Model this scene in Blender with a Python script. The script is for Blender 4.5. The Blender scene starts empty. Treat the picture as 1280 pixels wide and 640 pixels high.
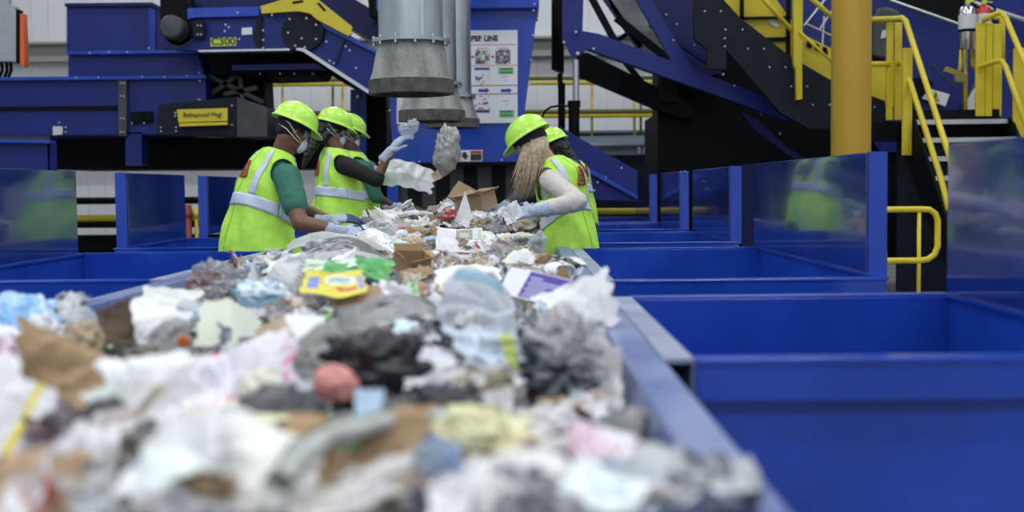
import bpy, math, random
import numpy as np
from mathutils import Vector, Matrix, noise as mnoise

scene = bpy.context.scene
COL = scene.collection
PI = math.pi

# ------------------------------------------------------------------ camera
F_PX = 1500.0
EYE = np.array([0.0, 0.0, 1.25])
def cam_basis(vx=650.0, vy=235.0, roll=0.6):
    y = np.array([(vx-640)/F_PX, (320-vy)/F_PX, -1.0]); y /= np.linalg.norm(y)
    r = math.radians(roll)
    z = np.array([-math.sin(r), math.cos(r), 0.0]); z -= z.dot(y)*y; z /= np.linalg.norm(z)
    return np.array([np.cross(y, z), y, z])
CM = cam_basis()
def ray(px, py): return CM @ np.array([(px-640)/F_PX, (320-py)/F_PX, -1.0])
def at(px, py, Y):
    v = ray(px, py); return Vector(EYE + v*Y/v[1])
def atz(px, py, z):
    v = ray(px, py); return Vector(EYE + v*(z-EYE[2])/v[2])
def proj(p):
    c = CM.T @ (np.array(p)-EYE)
    return 640+F_PX*c[0]/-c[2], 320-F_PX*c[1]/-c[2]

cam = bpy.data.cameras.new('camera'); camo = bpy.data.objects.new('camera', cam); COL.objects.link(camo)
cam.sensor_width = 36.0; cam.sensor_fit = 'HORIZONTAL'; cam.lens = F_PX/1280*36.0
camo.matrix_world = Matrix.Translation(Vector(EYE)) @ Matrix([list(r) for r in CM]).to_4x4()
cam.dof.use_dof = True; cam.dof.focus_distance = 7.3; cam.dof.aperture_fstop = 1.9
cam.clip_start = 0.05; cam.clip_end = 200
scene.camera = camo
scene.view_settings.view_transform = 'Standard'
scene.view_settings.look = 'None'
scene.view_settings.gamma = 1.0
scene.view_settings.use_curve_mapping = False
scene.view_settings.exposure = 0.0

world = bpy.data.worlds.new('world'); scene.world = world; world.use_nodes = True
world.node_tree.nodes['Background'].inputs[0].default_value = (0.75, 0.85, 1.0, 1)
world.node_tree.nodes['Background'].inputs[1].default_value = 0.25

LAMP_W = {-3.5: 150.0, 0.5: 72.0, 4.5: 85.0, 8.5: 82.0, 12.0: 45.0, 17.5: 85.0}
LAMP_XY = [(x, y) for y in (-3.5, 0.5, 4.5, 8.5, 12.0, 17.5) for x in (-7.5, -2.4, 2.4, 7.5)]
LAMP_Z = 7.6

# ------------------------------------------------------------------ helpers
def link(o, parent=None):
    COL.objects.link(o)
    if parent: o.parent = parent
    return o
LABELS = {}
def tag(o, label, cat, group=None, kind=None):
    o['label'] = label; o['category'] = cat
    if group: o['group'] = group
    if kind: o['kind'] = kind
    return o
def empty(name, loc=(0, 0, 0)):
    o = bpy.data.objects.new(name, None); o.location = loc; o.empty_display_size = 0.1
    return link(o)

class MB:
    def __init__(s): s.v = []; s.f = []; s.m = []
    def add(s, vs, fs, mi=0):
        b = len(s.v); s.v += [tuple(p) for p in vs]
        s.f += [tuple(b+i for i in f) for f in fs]; s.m += [mi]*len(fs)
    def box(s, lo, hi, mi=0):
        x0, y0, z0 = lo; x1, y1, z1 = hi
        s.add([(x0,y0,z0),(x1,y0,z0),(x1,y1,z0),(x0,y1,z0),(x0,y0,z1),(x1,y0,z1),(x1,y1,z1),(x0,y1,z1)],
              [(3,2,1,0),(4,5,6,7),(0,1,5,4),(1,2,6,5),(2,3,7,6),(3,0,4,7)], mi)
    def bar(s, p, q, w, h, mi=0, up=(0, 0, 1)):
        p = Vector(p); q = Vector(q); d = (q-p).normalized(); up = Vector(up)
        r = d.cross(up)
        if r.length < 1e-4: r = d.cross(Vector((0, 1, 0)))
        r.normalize(); u = r.cross(d)
        vs = [c+r*a*w/2+u*b*h/2 for c in (p, q) for a, b in ((-1,-1),(1,-1),(1,1),(-1,1))]
        s.add(vs, [(0,1,2,3),(7,6,5,4),(0,4,5,1),(1,5,6,2),(2,6,7,3),(3,7,4,0)], mi)
    def tube(s, pts, r, n=10, mi=0, cap=True):
        pts = [Vector(p) for p in pts]; k = len(pts)
        rs = r if isinstance(r, (list, tuple)) else [r]*k
        vs = []; ref = None
        for i, p in enumerate(pts):
            d = (pts[min(i+1, k-1)]-pts[max(i-1, 0)]).normalized()
            if ref is None:
                ref = d.orthogonal().normalized()
            ref = (ref-d*ref.dot(d)).normalized(); b = d.cross(ref)
            for j in range(n):
                a = 2*PI*j/n; vs.append(p+(ref*math.cos(a)+b*math.sin(a))*rs[i])
        fs = [(i*n+j, i*n+(j+1) % n, (i+1)*n+(j+1) % n, (i+1)*n+j) for i in range(k-1) for j in range(n)]
        if cap: fs += [tuple(range(n))[::-1], tuple((k-1)*n+j for j in range(n))]
        s.add(vs, fs, mi)
    def lathe(s, prof, c=(0, 0, 0), n=32, mi=0, mat=None):
        c = Vector(c); vs = []
        for r, z in prof:
            for j in range(n):
                a = 2*PI*j/n; q = Vector((r*math.cos(a), r*math.sin(a), z))
                vs.append((mat @ q if mat else q)+c)
        k = len(prof)
        s.add(vs, [(i*n+j, i*n+(j+1) % n, (i+1)*n+(j+1) % n, (i+1)*n+j) for i in range(k-1) for j in range(n)], mi)
    def prism(s, pts, dvec, mi=0):
        d = Vector(dvec); k = len(pts); a = [Vector(p) for p in pts]
        s.add(a+[p+d for p in a], [tuple(range(k)), tuple(range(2*k-1, k-1, -1))]+[(i, k+i, k+(i+1) % k, (i+1) % k) for i in range(k)], mi)
    def ell(s, c, r, mi=0, nu=16, nv=10, M=None):
        c = Vector(c); vs = []; fs = []
        for i in range(nv+1):
            t = PI*i/nv
            for j in range(nu):
                a = 2*PI*j/nu
                q = Vector((r[0]*math.sin(t)*math.cos(a), r[1]*math.sin(t)*math.sin(a), r[2]*math.cos(t)))
                vs.append((M @ q if M else q)+c)
        for i in range(nv):
            for j in range(nu):
                fs.append((i*nu+j, (i+1)*nu+j, (i+1)*nu+(j+1) % nu, i*nu+(j+1) % nu))
        s.add(vs, fs, mi)
    def cap(s, p, q, r0, r1, n=12):
        """tapered capsule"""
        p = Vector(p); q = Vector(q); d = (q-p).normalized(); pts = []; rs = []
        for k in range(5):
            a = PI/2*k/4; pts.append(p-d*r0*math.cos(a)); rs.append(max(r0*math.sin(a), 1e-4))
        for k in range(1, 4):
            t = k/4; pts.append(p.lerp(q, t)); rs.append(r0+(r1-r0)*t)
        for k in range(5):
            a = PI/2*k/4; pts.append(q+d*r1*math.sin(a)); rs.append(max(r1*math.cos(a), 1e-4))
        s.tube(pts, rs, n)
    def build(s, name, mats, parent=None, smooth=False, bevel=0.0, angle=None):
        me = bpy.data.meshes.new(name); me.from_pydata([tuple(v) for v in s.v], [], s.f)
        mats = mats if isinstance(mats, (list, tuple)) else [mats]
        for m in mats: me.materials.append(m)
        if len(mats) > 1: me.polygons.foreach_set('material_index', s.m)
        me.validate(); me.update()
        import bmesh
        bm = bmesh.new(); bm.from_mesh(me); bmesh.ops.recalc_face_normals(bm, faces=bm.faces); bm.to_mesh(me); bm.free()
        if smooth:
            me.polygons.foreach_set('use_smooth', [True]*len(me.polygons))
            if angle:
                me.set_sharp_from_angle(angle=math.radians(angle))
        o = bpy.data.objects.new(name, me); link(o, parent)
        if bevel:
            b = o.modifiers.new('bevel', 'BEVEL'); b.width = bevel; b.segments = 2; b.limit_method = 'ANGLE'
        return o

def text_obj(s, size, name, mat, M, parent, extrude=0.002, sx=1.0, bold=0.0):
    cu = bpy.data.curves.new(name, 'FONT'); cu.body = s; cu.size = size; cu.extrude = extrude; cu.offset = bold
    cu.align_x = 'CENTER'; cu.align_y = 'CENTER'
    t = bpy.data.objects.new(name+'_curve', cu); COL.objects.link(t)
    dg = bpy.context.evaluated_depsgraph_get(); dg.update()
    me = bpy.data.meshes.new_from_object(t.evaluated_get(dg))
    bpy.data.objects.remove(t); me.name = name; me.materials.clear(); me.materials.append(mat)
    me.transform(M @ Matrix.Diagonal((sx, 1, 1, 1)))
    return link(bpy.data.objects.new(name, me), parent)
def upright(p):   # text in the XZ plane facing -Y at p
    return Matrix.Translation(p) @ Matrix.Rotation(PI/2, 4, 'X')

# ------------------------------------------------------------------ materials
def nmat(name):
    m = bpy.data.materials.new(name); m.use_nodes = True; nt = m.node_tree
    return m, nt, nt.nodes['Principled BSDF']
def mat(name, col, rough=0.5, metal=0.0, var=0.0, scale=6.0, spec=0.5, coat=0.0, bump=0.0, rvar=0.0, col2=None, dist=0.0):
    m, nt, b = nmat(name); N = nt.nodes; L = nt.links
    b.inputs['Base Color'].default_value = (*col, 1); b.inputs['Roughness'].default_value = rough
    b.inputs['Metallic'].default_value = metal; b.inputs['Specular IOR Level'].default_value = spec
    b.inputs['Coat Weight'].default_value = coat; b.inputs['Coat Roughness'].default_value = 0.04
    if var or bump or rvar or col2:
        tc = N.new('ShaderNodeTexCoord'); no = N.new('ShaderNodeTexNoise')
        no.inputs['Scale'].default_value = scale; no.inputs['Detail'].default_value = 6; no.inputs['Distortion'].default_value = dist
        L.new(tc.outputs['Object'], no.inputs['Vector'])
        if var or col2:
            cr = N.new('ShaderNodeValToRGB'); cr.color_ramp.elements[0].position = 0.35; cr.color_ramp.elements[1].position = 0.65
            c0 = tuple(max(0, c*(1-var)) for c in col); c1 = col2 or tuple(min(1, c*(1+var)) for c in col)
            cr.color_ramp.elements[0].color = (*c0, 1); cr.color_ramp.elements[1].color = (*c1, 1)
            L.new(no.outputs['Fac'], cr.inputs[0]); L.new(cr.outputs[0], b.inputs['Base Color'])
        if rvar:
            mr = N.new('ShaderNodeMapRange'); mr.inputs[3].default_value = max(0.03, rough-rvar); mr.inputs[4].default_value = rough+rvar
            mr.inputs[1].default_value = 0.3; mr.inputs[2].default_value = 0.7
            L.new(no.outputs['Fac'], mr.inputs[0]); L.new(mr.outputs[0], b.inputs['Roughness'])
        if bump:
            bp = N.new('ShaderNodeBump'); bp.inputs['Strength'].default_value = bump; bp.inputs['Distance'].default_value = 0.01
            L.new(no.outputs['Fac'], bp.inputs['Height']); L.new(bp.outputs[0], b.inputs['Normal'])
    return m

BLUE = mat('blue_powder_coat', (0.012, 0.058, 0.42), 0.2, var=0.12, scale=3, rvar=0.08, spec=0.5)
BLUEP = mat('blue_glossy_panel', (0.008, 0.024, 0.18), 0.11, var=0.15, scale=2.5, rvar=0.03, spec=0.8, coat=0.45)
BLUED = mat('blue_machine_paint', (0.006, 0.018, 0.17), 0.42, var=0.15, scale=2, spec=0.35)
BLUEN = mat('blue_machine_paint_dark', (0.004, 0.010, 0.085), 0.45, var=0.15, scale=2, spec=0.3)
RAILM = mat('blue_rail_painted_sheen', (0.10, 0.15, 0.38), 0.32, scale=3, rvar=0.08, col2=(0.19, 0.24, 0.42), dist=0.5)  # pale base colour stands in for bright light reflected by the rail
LEDGE = mat('blue_ledge_painted_sheen', (0.20, 0.24, 0.38), 0.38, scale=4, rvar=0.08, col2=(0.30, 0.34, 0.44))  # lightened likewise: a reflected highlight put into the ledge colour
BLACK = mat('black_machine_paint', (0.004, 0.0045, 0.006), 0.65, var=0.2, spec=0.12)
BLACKB = mat('blue_black_plate', (0.008, 0.012, 0.022), 0.6, var=0.15, spec=0.2)
GREYD = mat('dark_grey_metal', (0.045, 0.048, 0.052), 0.5, var=0.25, scale=4)
RUBBER = mat('black_rubber', (0.008, 0.008, 0.008), 0.7, spec=0.2)
YEL = mat('yellow_paint', (0.62, 0.50, 0.02), 0.4, var=0.08, scale=3)
YELC = mat('column_yellow_paint', (0.42, 0.26, 0.02), 0.4, var=0.05, scale=2)
STEEL = mat('steel', (0.55, 0.57, 0.6), 0.35, metal=0.9)
BOLT = mat('zinc_bolt', (0.50, 0.52, 0.58), 0.35, metal=0.4)
WHITEM = mat('white_label', (0.78, 0.80, 0.84), 0.5)
WHITESOFT = mat('grey_white_label', (0.55, 0.58, 0.60), 0.6)
REDM = mat('red_print', (0.55, 0.03, 0.02), 0.5)
REDL = mat('red_line_print', (0.65, 0.16, 0.17), 0.5)
NAVY = mat('navy_print', (0.05, 0.06, 0.35), 0.5)
INK = mat('dark_ink', (0.02, 0.025, 0.03), 0.6)
GREENL = mat('green_print', (0.16, 0.52, 0.20), 0.5)
LIME = mat('lime_label', (0.52, 0.60, 0.05), 0.5)
CONC = mat('concrete_floor', (0.22, 0.22, 0.21), 0.6, var=0.25, scale=1.5)
ORANGE = mat('orange_paint', (0.75, 0.13, 0.02), 0.4)
GREYBOX = mat('light_grey_cabinet', (0.36, 0.39, 0.41), 0.45, var=0.05)
REDX = mat('red_extinguisher', (0.5, 0.02, 0.02), 0.3)
GIRT = mat('bluish_steel_beam', (0.22, 0.28, 0.33), 0.45, metal=0.2)

def galv_mat(name, dark=1.0, grime=False):
    m, nt, b = nmat(name); N = nt.nodes; L = nt.links
    tc = N.new('ShaderNodeTexCoord'); mp = N.new('ShaderNodeMapping'); mp.inputs['Scale'].default_value = (1, 1, 0.25)
    vo = N.new('ShaderNodeTexVoronoi'); vo.inputs['Scale'].default_value = 60
    no = N.new('ShaderNodeTexNoise'); no.inputs['Scale'].default_value = 7; no.inputs['Detail'].default_value = 8
    L.new(tc.outputs['Object'], vo.inputs['Vector']); L.new(tc.outputs['Object'], mp.inputs[0]); L.new(mp.outputs[0], no.inputs['Vector'])
    cr = N.new('ShaderNodeValToRGB'); e = cr.color_ramp.elements
    if grime:
        e[0].position = 0.35; e[0].color = (0.16*dark, 0.17*dark, 0.165*dark, 1); e[1].position = 0.68; e[1].color = (0.40*dark, 0.41*dark, 0.40*dark, 1)
    else:
        e[0].position = 0.3; e[0].color = (0.38*dark, 0.43*dark, 0.46*dark, 1); e[1].position = 0.7; e[1].color = (0.55*dark, 0.60*dark, 0.64*dark, 1)
    mx = N.new('ShaderNodeMix'); mx.data_type = 'FLOAT'; mx.inputs[0].default_value = 0.12
    L.new(no.outputs['Fac'], mx.inputs[2]); L.new(vo.outputs['Distance'], mx.inputs[3]); L.new(mx.outputs[0], cr.inputs[0])
    L.new(cr.outputs[0], b.inputs['Base Color'])
    b.inputs['Metallic'].default_value = 0.25 if grime else 0.85; b.inputs['Roughness'].default_value = 0.6 if grime else 0.30
    return m
GALV = galv_mat('galvanised_steel'); GALVD = galv_mat('grimy_galvanised_steel', 1.0, True)
RIMG = mat('grimy_rim', (0.07, 0.068, 0.06), 0.7, var=0.4, scale=14)

def wall_mat():
    m, nt, b = nmat('white_ribbed_siding'); N = nt.nodes; L = nt.links
    tc = N.new('ShaderNodeTexCoord'); sp = N.new('ShaderNodeSeparateXYZ'); L.new(tc.outputs['Object'], sp.inputs[0])
    mu = N.new('ShaderNodeMath'); mu.operation = 'MULTIPLY'; mu.inputs[1].default_value = 3.3; L.new(sp.outputs[0], mu.inputs[0])
    fr = N.new('ShaderNodeMath'); fr.operation = 'FRACT'; L.new(mu.outputs[0], fr.inputs[0])
    cr = N.new('ShaderNodeValToRGB'); e = cr.color_ramp.elements
    e[0].position = 0.0; e[0].color = (0, 0, 0, 1); e[1].position = 0.08; e[1].color = (1, 1, 1, 1)
    L.new(fr.outputs[0], cr.inputs[0])
    bp = N.new('ShaderNodeBump'); bp.inputs['Distance'].default_value = 0.02; bp.inputs['Strength'].default_value = 0.5
    L.new(cr.outputs[0], bp.inputs['Height']); L.new(bp.outputs[0], b.inputs['Normal'])
    b.inputs['Base Color'].default_value = (0.78, 0.80, 0.83, 1); b.inputs['Roughness'].default_value = 0.5
    return m
WALL = wall_mat()
CEIL = mat('ceiling_white', (0.55, 0.56, 0.58), 0.8)

# ------------------------------------------------------------------ room shell
def struct(name, lo, hi, m):
    b = MB(); b.box(lo, hi); o = b.build(name, m); o['kind'] = 'structure'; return o
RX, RY0, RY1, RZ = 13.0, -7.0, 21.0, 8.4
struct('floor', (-RX, RY0, -0.1), (RX, RY1, 0), CONC)
struct('wall_back', (-RX, RY1, -0.1), (RX, RY1+0.2, RZ), WALL)
struct('wall_front', (-RX, RY0-0.2, -0.1), (RX, RY0, RZ), WALL)
struct('wall_left', (-RX-0.2, RY0-0.2, -0.1), (-RX, RY1+0.2, RZ), WALL)
struct('wall_right', (RX, RY0-0.2, -0.1), (RX+0.2, RY1+0.2, RZ), WALL)
struct('ceiling', (-RX, RY0, RZ), (RX, RY1, RZ+0.1), CEIL)
for i, (pa, pb, h) in enumerate(((62, 0, 0.32), (183, 0, 0.4))):
    z = at(300, pa, 20.7).z
    b = MB(); b.box((-RX, 20.75, z-h/2), (RX, 20.98, z+h/2)); b.box((-RX, 20.6, z+h/2-0.04), (RX, 20.75, z+h/2))
    o = b.build('trim_%d' % (i+1), GIRT if i else mat('grey_girt', (0.33, 0.33, 0.31), 0.5)); o['kind'] = 'structure'
DIFF = bpy.data.materials.new('lamp_diffuser'); DIFF.use_nodes = True
_nt = DIFF.node_tree; _e = _nt.nodes.new('ShaderNodeEmission'); _e.inputs[0].default_value = (0.93, 0.97, 1, 1); _e.inputs[1].default_value = 4.0
_nt.links.new(_e.outputs[0], _nt.nodes['Material Output'].inputs[0])
for i, (x, y) in enumerate(LAMP_XY):
    t = empty('high_bay_light', (x, y, LAMP_Z))
    tag(t, 'long white ceiling light hanging above the sorting hall', 'ceiling light', 'ceiling lights above the hall')
    b = MB(); b.box((-1.2, -0.25, 0.02), (1.2, 0.25, 0.10)); b.tube([(-0.9, 0, 0.1), (-0.9, 0, 0.8)], 0.01, 6); b.tube([(0.9, 0, 0.1), (0.9, 0, 0.8)], 0.01, 6)
    b.build('housing', WHITEM, t)
    b = MB(); b.box((-1.15, -0.22, 0.0), (1.15, 0.22, 0.019)); b.build('diffuser', DIFF, t)
    ld = bpy.data.lights.new('lamp', 'AREA'); ld.shape = 'RECTANGLE'; ld.size = 2.3; ld.size_y = 0.45; ld.energy = LAMP_W[y]
    ld.color = (0.94, 0.97, 1.0)
    lo = link(bpy.data.objects.new('lamp', ld), t); lo.location = (0, 0, -0.03)

# ------------------------------------------------------------------ conveyor
BELT_L, BELT_R = -1.39, 0.216
Y0, Y1 = 0.35, 14.2
t = empty('sorting_conveyor', (-0.59, 7, 0)); T0 = Vector((-0.59, 7, 0))
tag(t, 'long blue sorting belt conveyor with pale side rails, heaped with mixed paper', 'conveyor')
def rel(b, root): b.v = [tuple(Vector(p)-root) for p in b.v]; return b
b = MB(); b.box((BELT_L-0.02, Y0, 0.56), (BELT_R+0.02, Y1, 0.60)); b.box((BELT_L-0.02, Y0, 0.28), (BELT_R+0.02, Y1, 0.30)); rel(b, T0).build('belt', RUBBER, t)
def rail(sgn, xin, xout):
    b = MB()
    def prof(Y):
        d = sgn
        return [(xin-d*0.07, Y, 0.60), (xin, Y, 0.885), (xin+d*0.006, Y, 0.89), (xout, Y, 0.89), (xout, Y, 0.60), (xout-d*0.02, Y, 0.58)]
    P = prof(Y0); Q = prof(Y1); k = len(P)
    b.add(P+Q, [(i, (i+1) % k, k+(i+1) % k, k+i) for i in range(k)]+[tuple(range(k)), tuple(range(2*k-1, k-1, -1))])
    return rel(b, T0)
rail(1, BELT_R, 0.296).build('side_rail', RAILM, t, bevel=0.004)
rail(-1, BELT_L, -1.47).build('side_rail', RAILM, t, bevel=0.004)
for yy in (1.2, 3.4, 5.6, 7.4, 9.9, 12.2):
    for x in (BELT_L-0.03, BELT_R+0.03):
        b = MB(); b.box((x-0.05, yy-0.05, 0), (x+0.05, yy+0.05, 0.58)); rel(b, T0).build('leg', BLUED, t)
    b = MB(); b.box((BELT_L-0.03, yy-0.04, 0.31), (BELT_R+0.03, yy+0.04, 0.40)); rel(b, T0).build('cross_beam', BLUED, t)

# ------------------------------------------------------------------ drop chutes
def chute(side, ya, yb, label, pa=None, pb=None):
    """side +1 right, -1 left; open-topped hopper with a tall back panel on its outer side"""
    xi, xo = (0.363, 1.41) if side > 0 else (-1.54, -2.62)
    s = side; pa = ya if pa is None else pa; pb = yb if pb is None else pb
    root = empty('drop_chute', ((xi+xo)/2, (ya+yb)/2, 0)); tag(root, label, 'chute', 'blue drop chutes along the conveyor'); R = Vector(root.location)
    zb = 0.42
    x0, x1 = min(xi, xo), max(xi, xo)
    b = MB(); b.box((x0, ya, zb), (x1, ya+0.012, 0.80)); b.box((x0, ya-0.03, 0.80), (x1, ya+0.012, 0.885)); b.box((x0, ya-0.035, 0.878), (x1, ya+0.03, 0.89))
    rel(b, R).build('front_wall', BLUE, root, bevel=0.003)
    b = MB(); b.box((x0, yb-0.012, zb), (x1, yb, 0.88)); b.box((x0, yb-0.012, 0.878), (x1, yb+0.03, 0.89)); rel(b, R).build('rear_wall', BLUE, root, bevel=0.003)
    b = MB(); b.box((xo-0.006, ya, zb), (xo+0.006, yb, 0.878)); b.box((xo-0.02, ya, 0.878), (xo+0.02, yb, 0.89)); rel(b, R).build('outer_wall', BLUE, root)
    b = MB(); b.box((min(xi-s*0.064, xi), ya, 0.878), (max(xi-s*0.064, xi), yb, 0.888)); b.box((xi-0.005, ya, zb), (xi+0.005, yb, 0.878)); rel(b, R).build('inner_ledge', LEDGE, root)
    b = MB(); xm = xi+s*0.1
    b.prism([(xi, ya, zb), (xi+s*0.25, ya, 0.02), (xo-s*0.2, ya, 0.02), (xo, ya, zb)], (0, yb-ya, 0)); rel(b, R).build('funnel', BLUED, root)
    # tall panel
    b = MB(); b.box((xo-0.008, pa, 0.892), (xo+0.008, pb, 1.378)); rel(b, R).build('back_panel', BLUEP, root, bevel=0.002)
    b = MB(); fx0, fx1 = min(xo, xo+s*0.075), max(xo, xo+s*0.075)
    b.box((fx0, pa-0.012, 0.86), (fx1, pa, 1.381)); rel(b, R).build('panel_flange', BLUE, root, bevel=0.002)
    for z in (0.95, 1.12, 1.30):
        pass
    return root
chute(1, 2.51, 3.95, 'blue chute at right front, nearest the viewer, with wide lit front wall')
chute(1, 4.66, 7.08, 'second blue chute on the right, mirror-like panel reflecting a vest', 4.88, 7.22)
chute(1, 7.78, 9.52, 'third blue chute on the right, before the yellow column', 8.07, 9.78)
chute(1, 10.22, 12.05, 'fourth blue chute on the right, smaller behind the third', 10.6, 12.0)
chute(1, 12.5, 14.5, 'farthest blue chute on the right, beside the yellow floor rail', 13.05, 14.6)
chute(-1, 2.3, 3.92, 'blue chute at left edge, only its back rim showing under the rail')
chute(-1, 4.95, 7.15, 'blue chute on the left in front of the man in the green sleeve', 4.6, 7.06)
chute(-1, 7.75, 9.33, 'blue chute on the left whose panel shows green reflections', 7.99, 9.35)
chute(-1, 11.05, 12.5, 'blue chute on the left half hidden behind the nearest man', 10.05, 11.1)
# ------------------------------------------------------------------ background machinery
def slab(name, pts, Y, depth, m, parent=None, bevel=0.0, off=None):
    """solid plate/housing whose front outline is measured at distance Y, going back by depth"""
    b = MB(); b.prism([at(x, y, Y) for x, y in pts], (0, depth, 0))
    if parent: rel(b, parent.location)
    return b.build(name, m, parent, bevel=bevel)
def beam(name, p, q, Y, w, depth, m, parent, Yq=None):
    b = MB(); b.bar(at(*p, Y), at(*q, Yq or Y), depth, w, up=(0, 0, 1)); rel(b, parent.location); return b.build(name, m, parent)
_bolt = None
def bolts(parent, pts, Y, r=0.022):
    global _bolt
    if _bolt is None:
        b = MB(); b.lathe([(0.0, 0.7), (0.7, 0.65), (1.0, 0.3), (1.0, 0.0)], n=8, mat=Matrix.Rotation(PI/2, 3, 'X'))
        _bolt = b.build('bolt', BOLT, parent); first = _bolt
        _bolt.location = at(*pts[0], Y)-parent.location; _bolt.scale = (r*0.78, r*0.78, r*0.78); pts = pts[1:]
    for p in pts:
        o = _bolt.copy(); COL.objects.link(o); o.parent = parent; o.location = at(*p, Y)-parent.location; o.scale = (r*0.78, r*0.78, r*0.78)
def machine(name, px, py, Y, label, cat, group=None):
    p = at(px, py, Y); t = empty(name, (p.x, p.y, 0)); return tag(t, label, cat, group)

# --- left screening machine
t = machine('screening_machine', 130, 150, 13.6, 'dark blue stepped machine housing at upper left with yellow-labelled gearbox', 'machine')
Y = 13.6
slab('lower_housing', [(-60, 99), (257, 96), (258, 129), (215, 133), (215, 168), (-60, 171)], Y, 1.6, BLUED, t, 0.01)
slab('seam', [(-60, 134), (150, 132), (150, 137), (-60, 139)], Y-0.03, 0.03, BLACK, t)
slab('top_flange', [(-60, 97), (257, 94), (257, 98), (-60, 101)], Y-0.08, 0.4, BLUE, t)
slab('bracket', [(148, 100), (158, 100), (158, 170), (148, 170)], Y-0.06, 0.05, GREYD, t)
slab('middle_housing', [(85, 66), (247, 64), (256, 95), (85, 97)], Y+0.15, 1.2, BLUED, t, 0.01)
slab('middle_flange', [(83, 64), (247, 62), (248, 66), (83, 68)], Y+0.05, 0.3, BLUE, t)
slab('hopper_box', [(83, 7), (194, 5), (205, 12), (205, 64), (83, 66)], Y+0.3, 1.0, BLUED, t, 0.01)
slab('hopper_rim', [(81, 4), (190, 3), (206, 11), (200, 12), (188, 7), (81, 8)], Y+0.25, 1.05, BLUEN, t)
slab('end_cap', [(186, 8), (194, 13), (194, 64), (186, 64)], Y+0.28, 0.1, BLUE, t)
slab('leg', [(157, 166), (177, 165), (177, 206), (157, 207)], Y, 0.25, BLUED, t)
slab('recess_plate', [(163, 140), (190, 139), (190, 153), (163, 154)], Y-0.04, 0.04, BLACK, t)
slab('dark_underfill', [(-60, 172), (62, 174), (62, 212), (480, 210), (480, 150), (333, 150), (333, 172)], Y+0.9, 1.5, BLACK, t)  # black volume filling the dark area below the housing
g = MB(); g.prism([at(197, 131, Y-0.35), at(295, 121, Y-0.35), at(295, 170, Y-0.35), at(197, 168, Y-0.35)], (0, 0.4, 0)); rel(g, t.location); gb = g.build('gearbox', BLACKB, t)
slab('gearbox_end', [(296, 121), (334, 134), (334, 170), (296, 171)], Y-0.34, 0.9, GREYD, t)
yl = MB(); yl.prism([at(x, y, Y-0.42) for x, y in [(221, 137), (284, 135), (284, 151), (223, 153)]], (0, 0.04, 0)); yl.prism([at(x, y, Y-0.44) for x, y in [(224, 154), (284, 152.5), (284, 156), (224, 158)]], (0, 0.06, 0)); rel(yl, t.location); yl.build('yellow_guard', YEL, gb)
_p = at(253, 143.5, Y-0.43)-t.location; text_obj('Beltsproof Mtgl', 0.068, 'lettering', INK, upright(_p), gb)
bolts(t, [(151, 104), (155, 104), (151, 120), (155, 120), (151, 148), (155, 148), (151, 165), (155, 165), (112, 66), (136, 65), (159, 65), (186, 60), (217, 64), (95, 97), (123, 97), (178, 96), (206, 96), (234, 95), (249, 91), (250, 101), (250, 125), (248, 124)], Y-0.1, 0.013)
bolts(t, [(290, 132), (290, 156), (220, 159), (220, 164), (201, 159), (201, 164), (219, 141), (219, 145)], Y-0.4, 0.013)
bolts(t, [(165, 154), (180, 154), (74, 153), (82, 159), (82, 165)], Y-0.06, 0.014)
slab('notice_label', [(66, 158), (78, 158), (78, 168), (66, 169)], Y-0.03, 0.02, WHITESOFT, t)

# motor and dark clutter between left machine and conveyor C300
t = machine('drive_motor', 218, 25, 13.1, 'black ribbed drive motor at the head of the conveyor marked C300', 'motor')
b = MB(); c = at(213, 33, 12.9)
b.lathe([(0, 0), (0.11, 0.01), (0.13, 0.04), (0.13, 0.45)], c, 20, mat=Matrix.Rotation(-PI/2, 3, 'X'))
for k in range(8):
    a = PI*k/8; b.bar(c+Vector((0.14*math.cos(a), 0.3, 0.14*math.sin(a))), c-Vector((0.14*math.cos(a), -0.3, 0.14*math.sin(a))), 0.25, 0.012, up=(0, 1, 0))
rel(b, t.location).build('motor_body', GREYD, t)
slab('gear_housing', [(200, -10), (232, -10), (240, 20), (246, 30), (246, 46), (225, 45), (222, 50), (208, 50), (200, 40)], 13.15, 0.3, BLACK, t, 0.01)
slab('mounting_plate', [(241, 26), (255, 26), (255, 47), (241, 47)], 13.1, 0.05, BLACKB, t)
slab('support_frame', [(247, 64), (262, 64), (330, 95), (332, 134), (258, 123), (256, 96)], 14.1, 0.5, BLACK, t)
for i, (p, q) in enumerate((((262, 95), (330, 128)), ((262, 120), (300, 92)), ((280, 118), (322, 110)), ((300, 92), (304, 124)))):
    beam('linkage', p, q, 13.9, 0.05, 0.08, GREYD, t)
bolts(t, [(247, 32), (251, 32), (247, 43), (251, 43)], 13.05, 0.013)

# --- C300 conveyor
t = machine('transfer_conveyor', 330, 40, 13.3, 'dark blue conveyor marked C300 bending downward to the right, yellow joint plate', 'conveyor')
Y = 13.2
slab('rear_housing', [(200, -25), (330, -25), (330, 12), (200, 14)], Y+0.35, 1.2, BLUEN, t)
slab('side_frame', [(200, 14), (325, 12), (400, 14), (420, 33), (482, 72), (482, 120), (462, 118), (380, 62), (262, 65), (200, 60)], Y, 0.12, BLUED, t)
slab('far_side_frame', [(255, 30), (400, 30), (482, 88), (482, 128), (385, 70), (258, 72)], Y+1.1, 0.1, BLUEN, t)
slab('belt', [(255, 34), (398, 34), (480, 92), (480, 98), (396, 40), (255, 40)], Y+0.12, 0.98, RUBBER, t)
slab('top_flange', [(234, 10), (324, 8), (324, 20), (246, 22), (234, 24)], Y-0.07, 0.1, BLUE, t, 0.005)
slab('lower_flange', [(248, 62.5), (362, 60.5), (362, 63), (248, 65)], Y-0.1, 0.2, STEEL, t)
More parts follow.
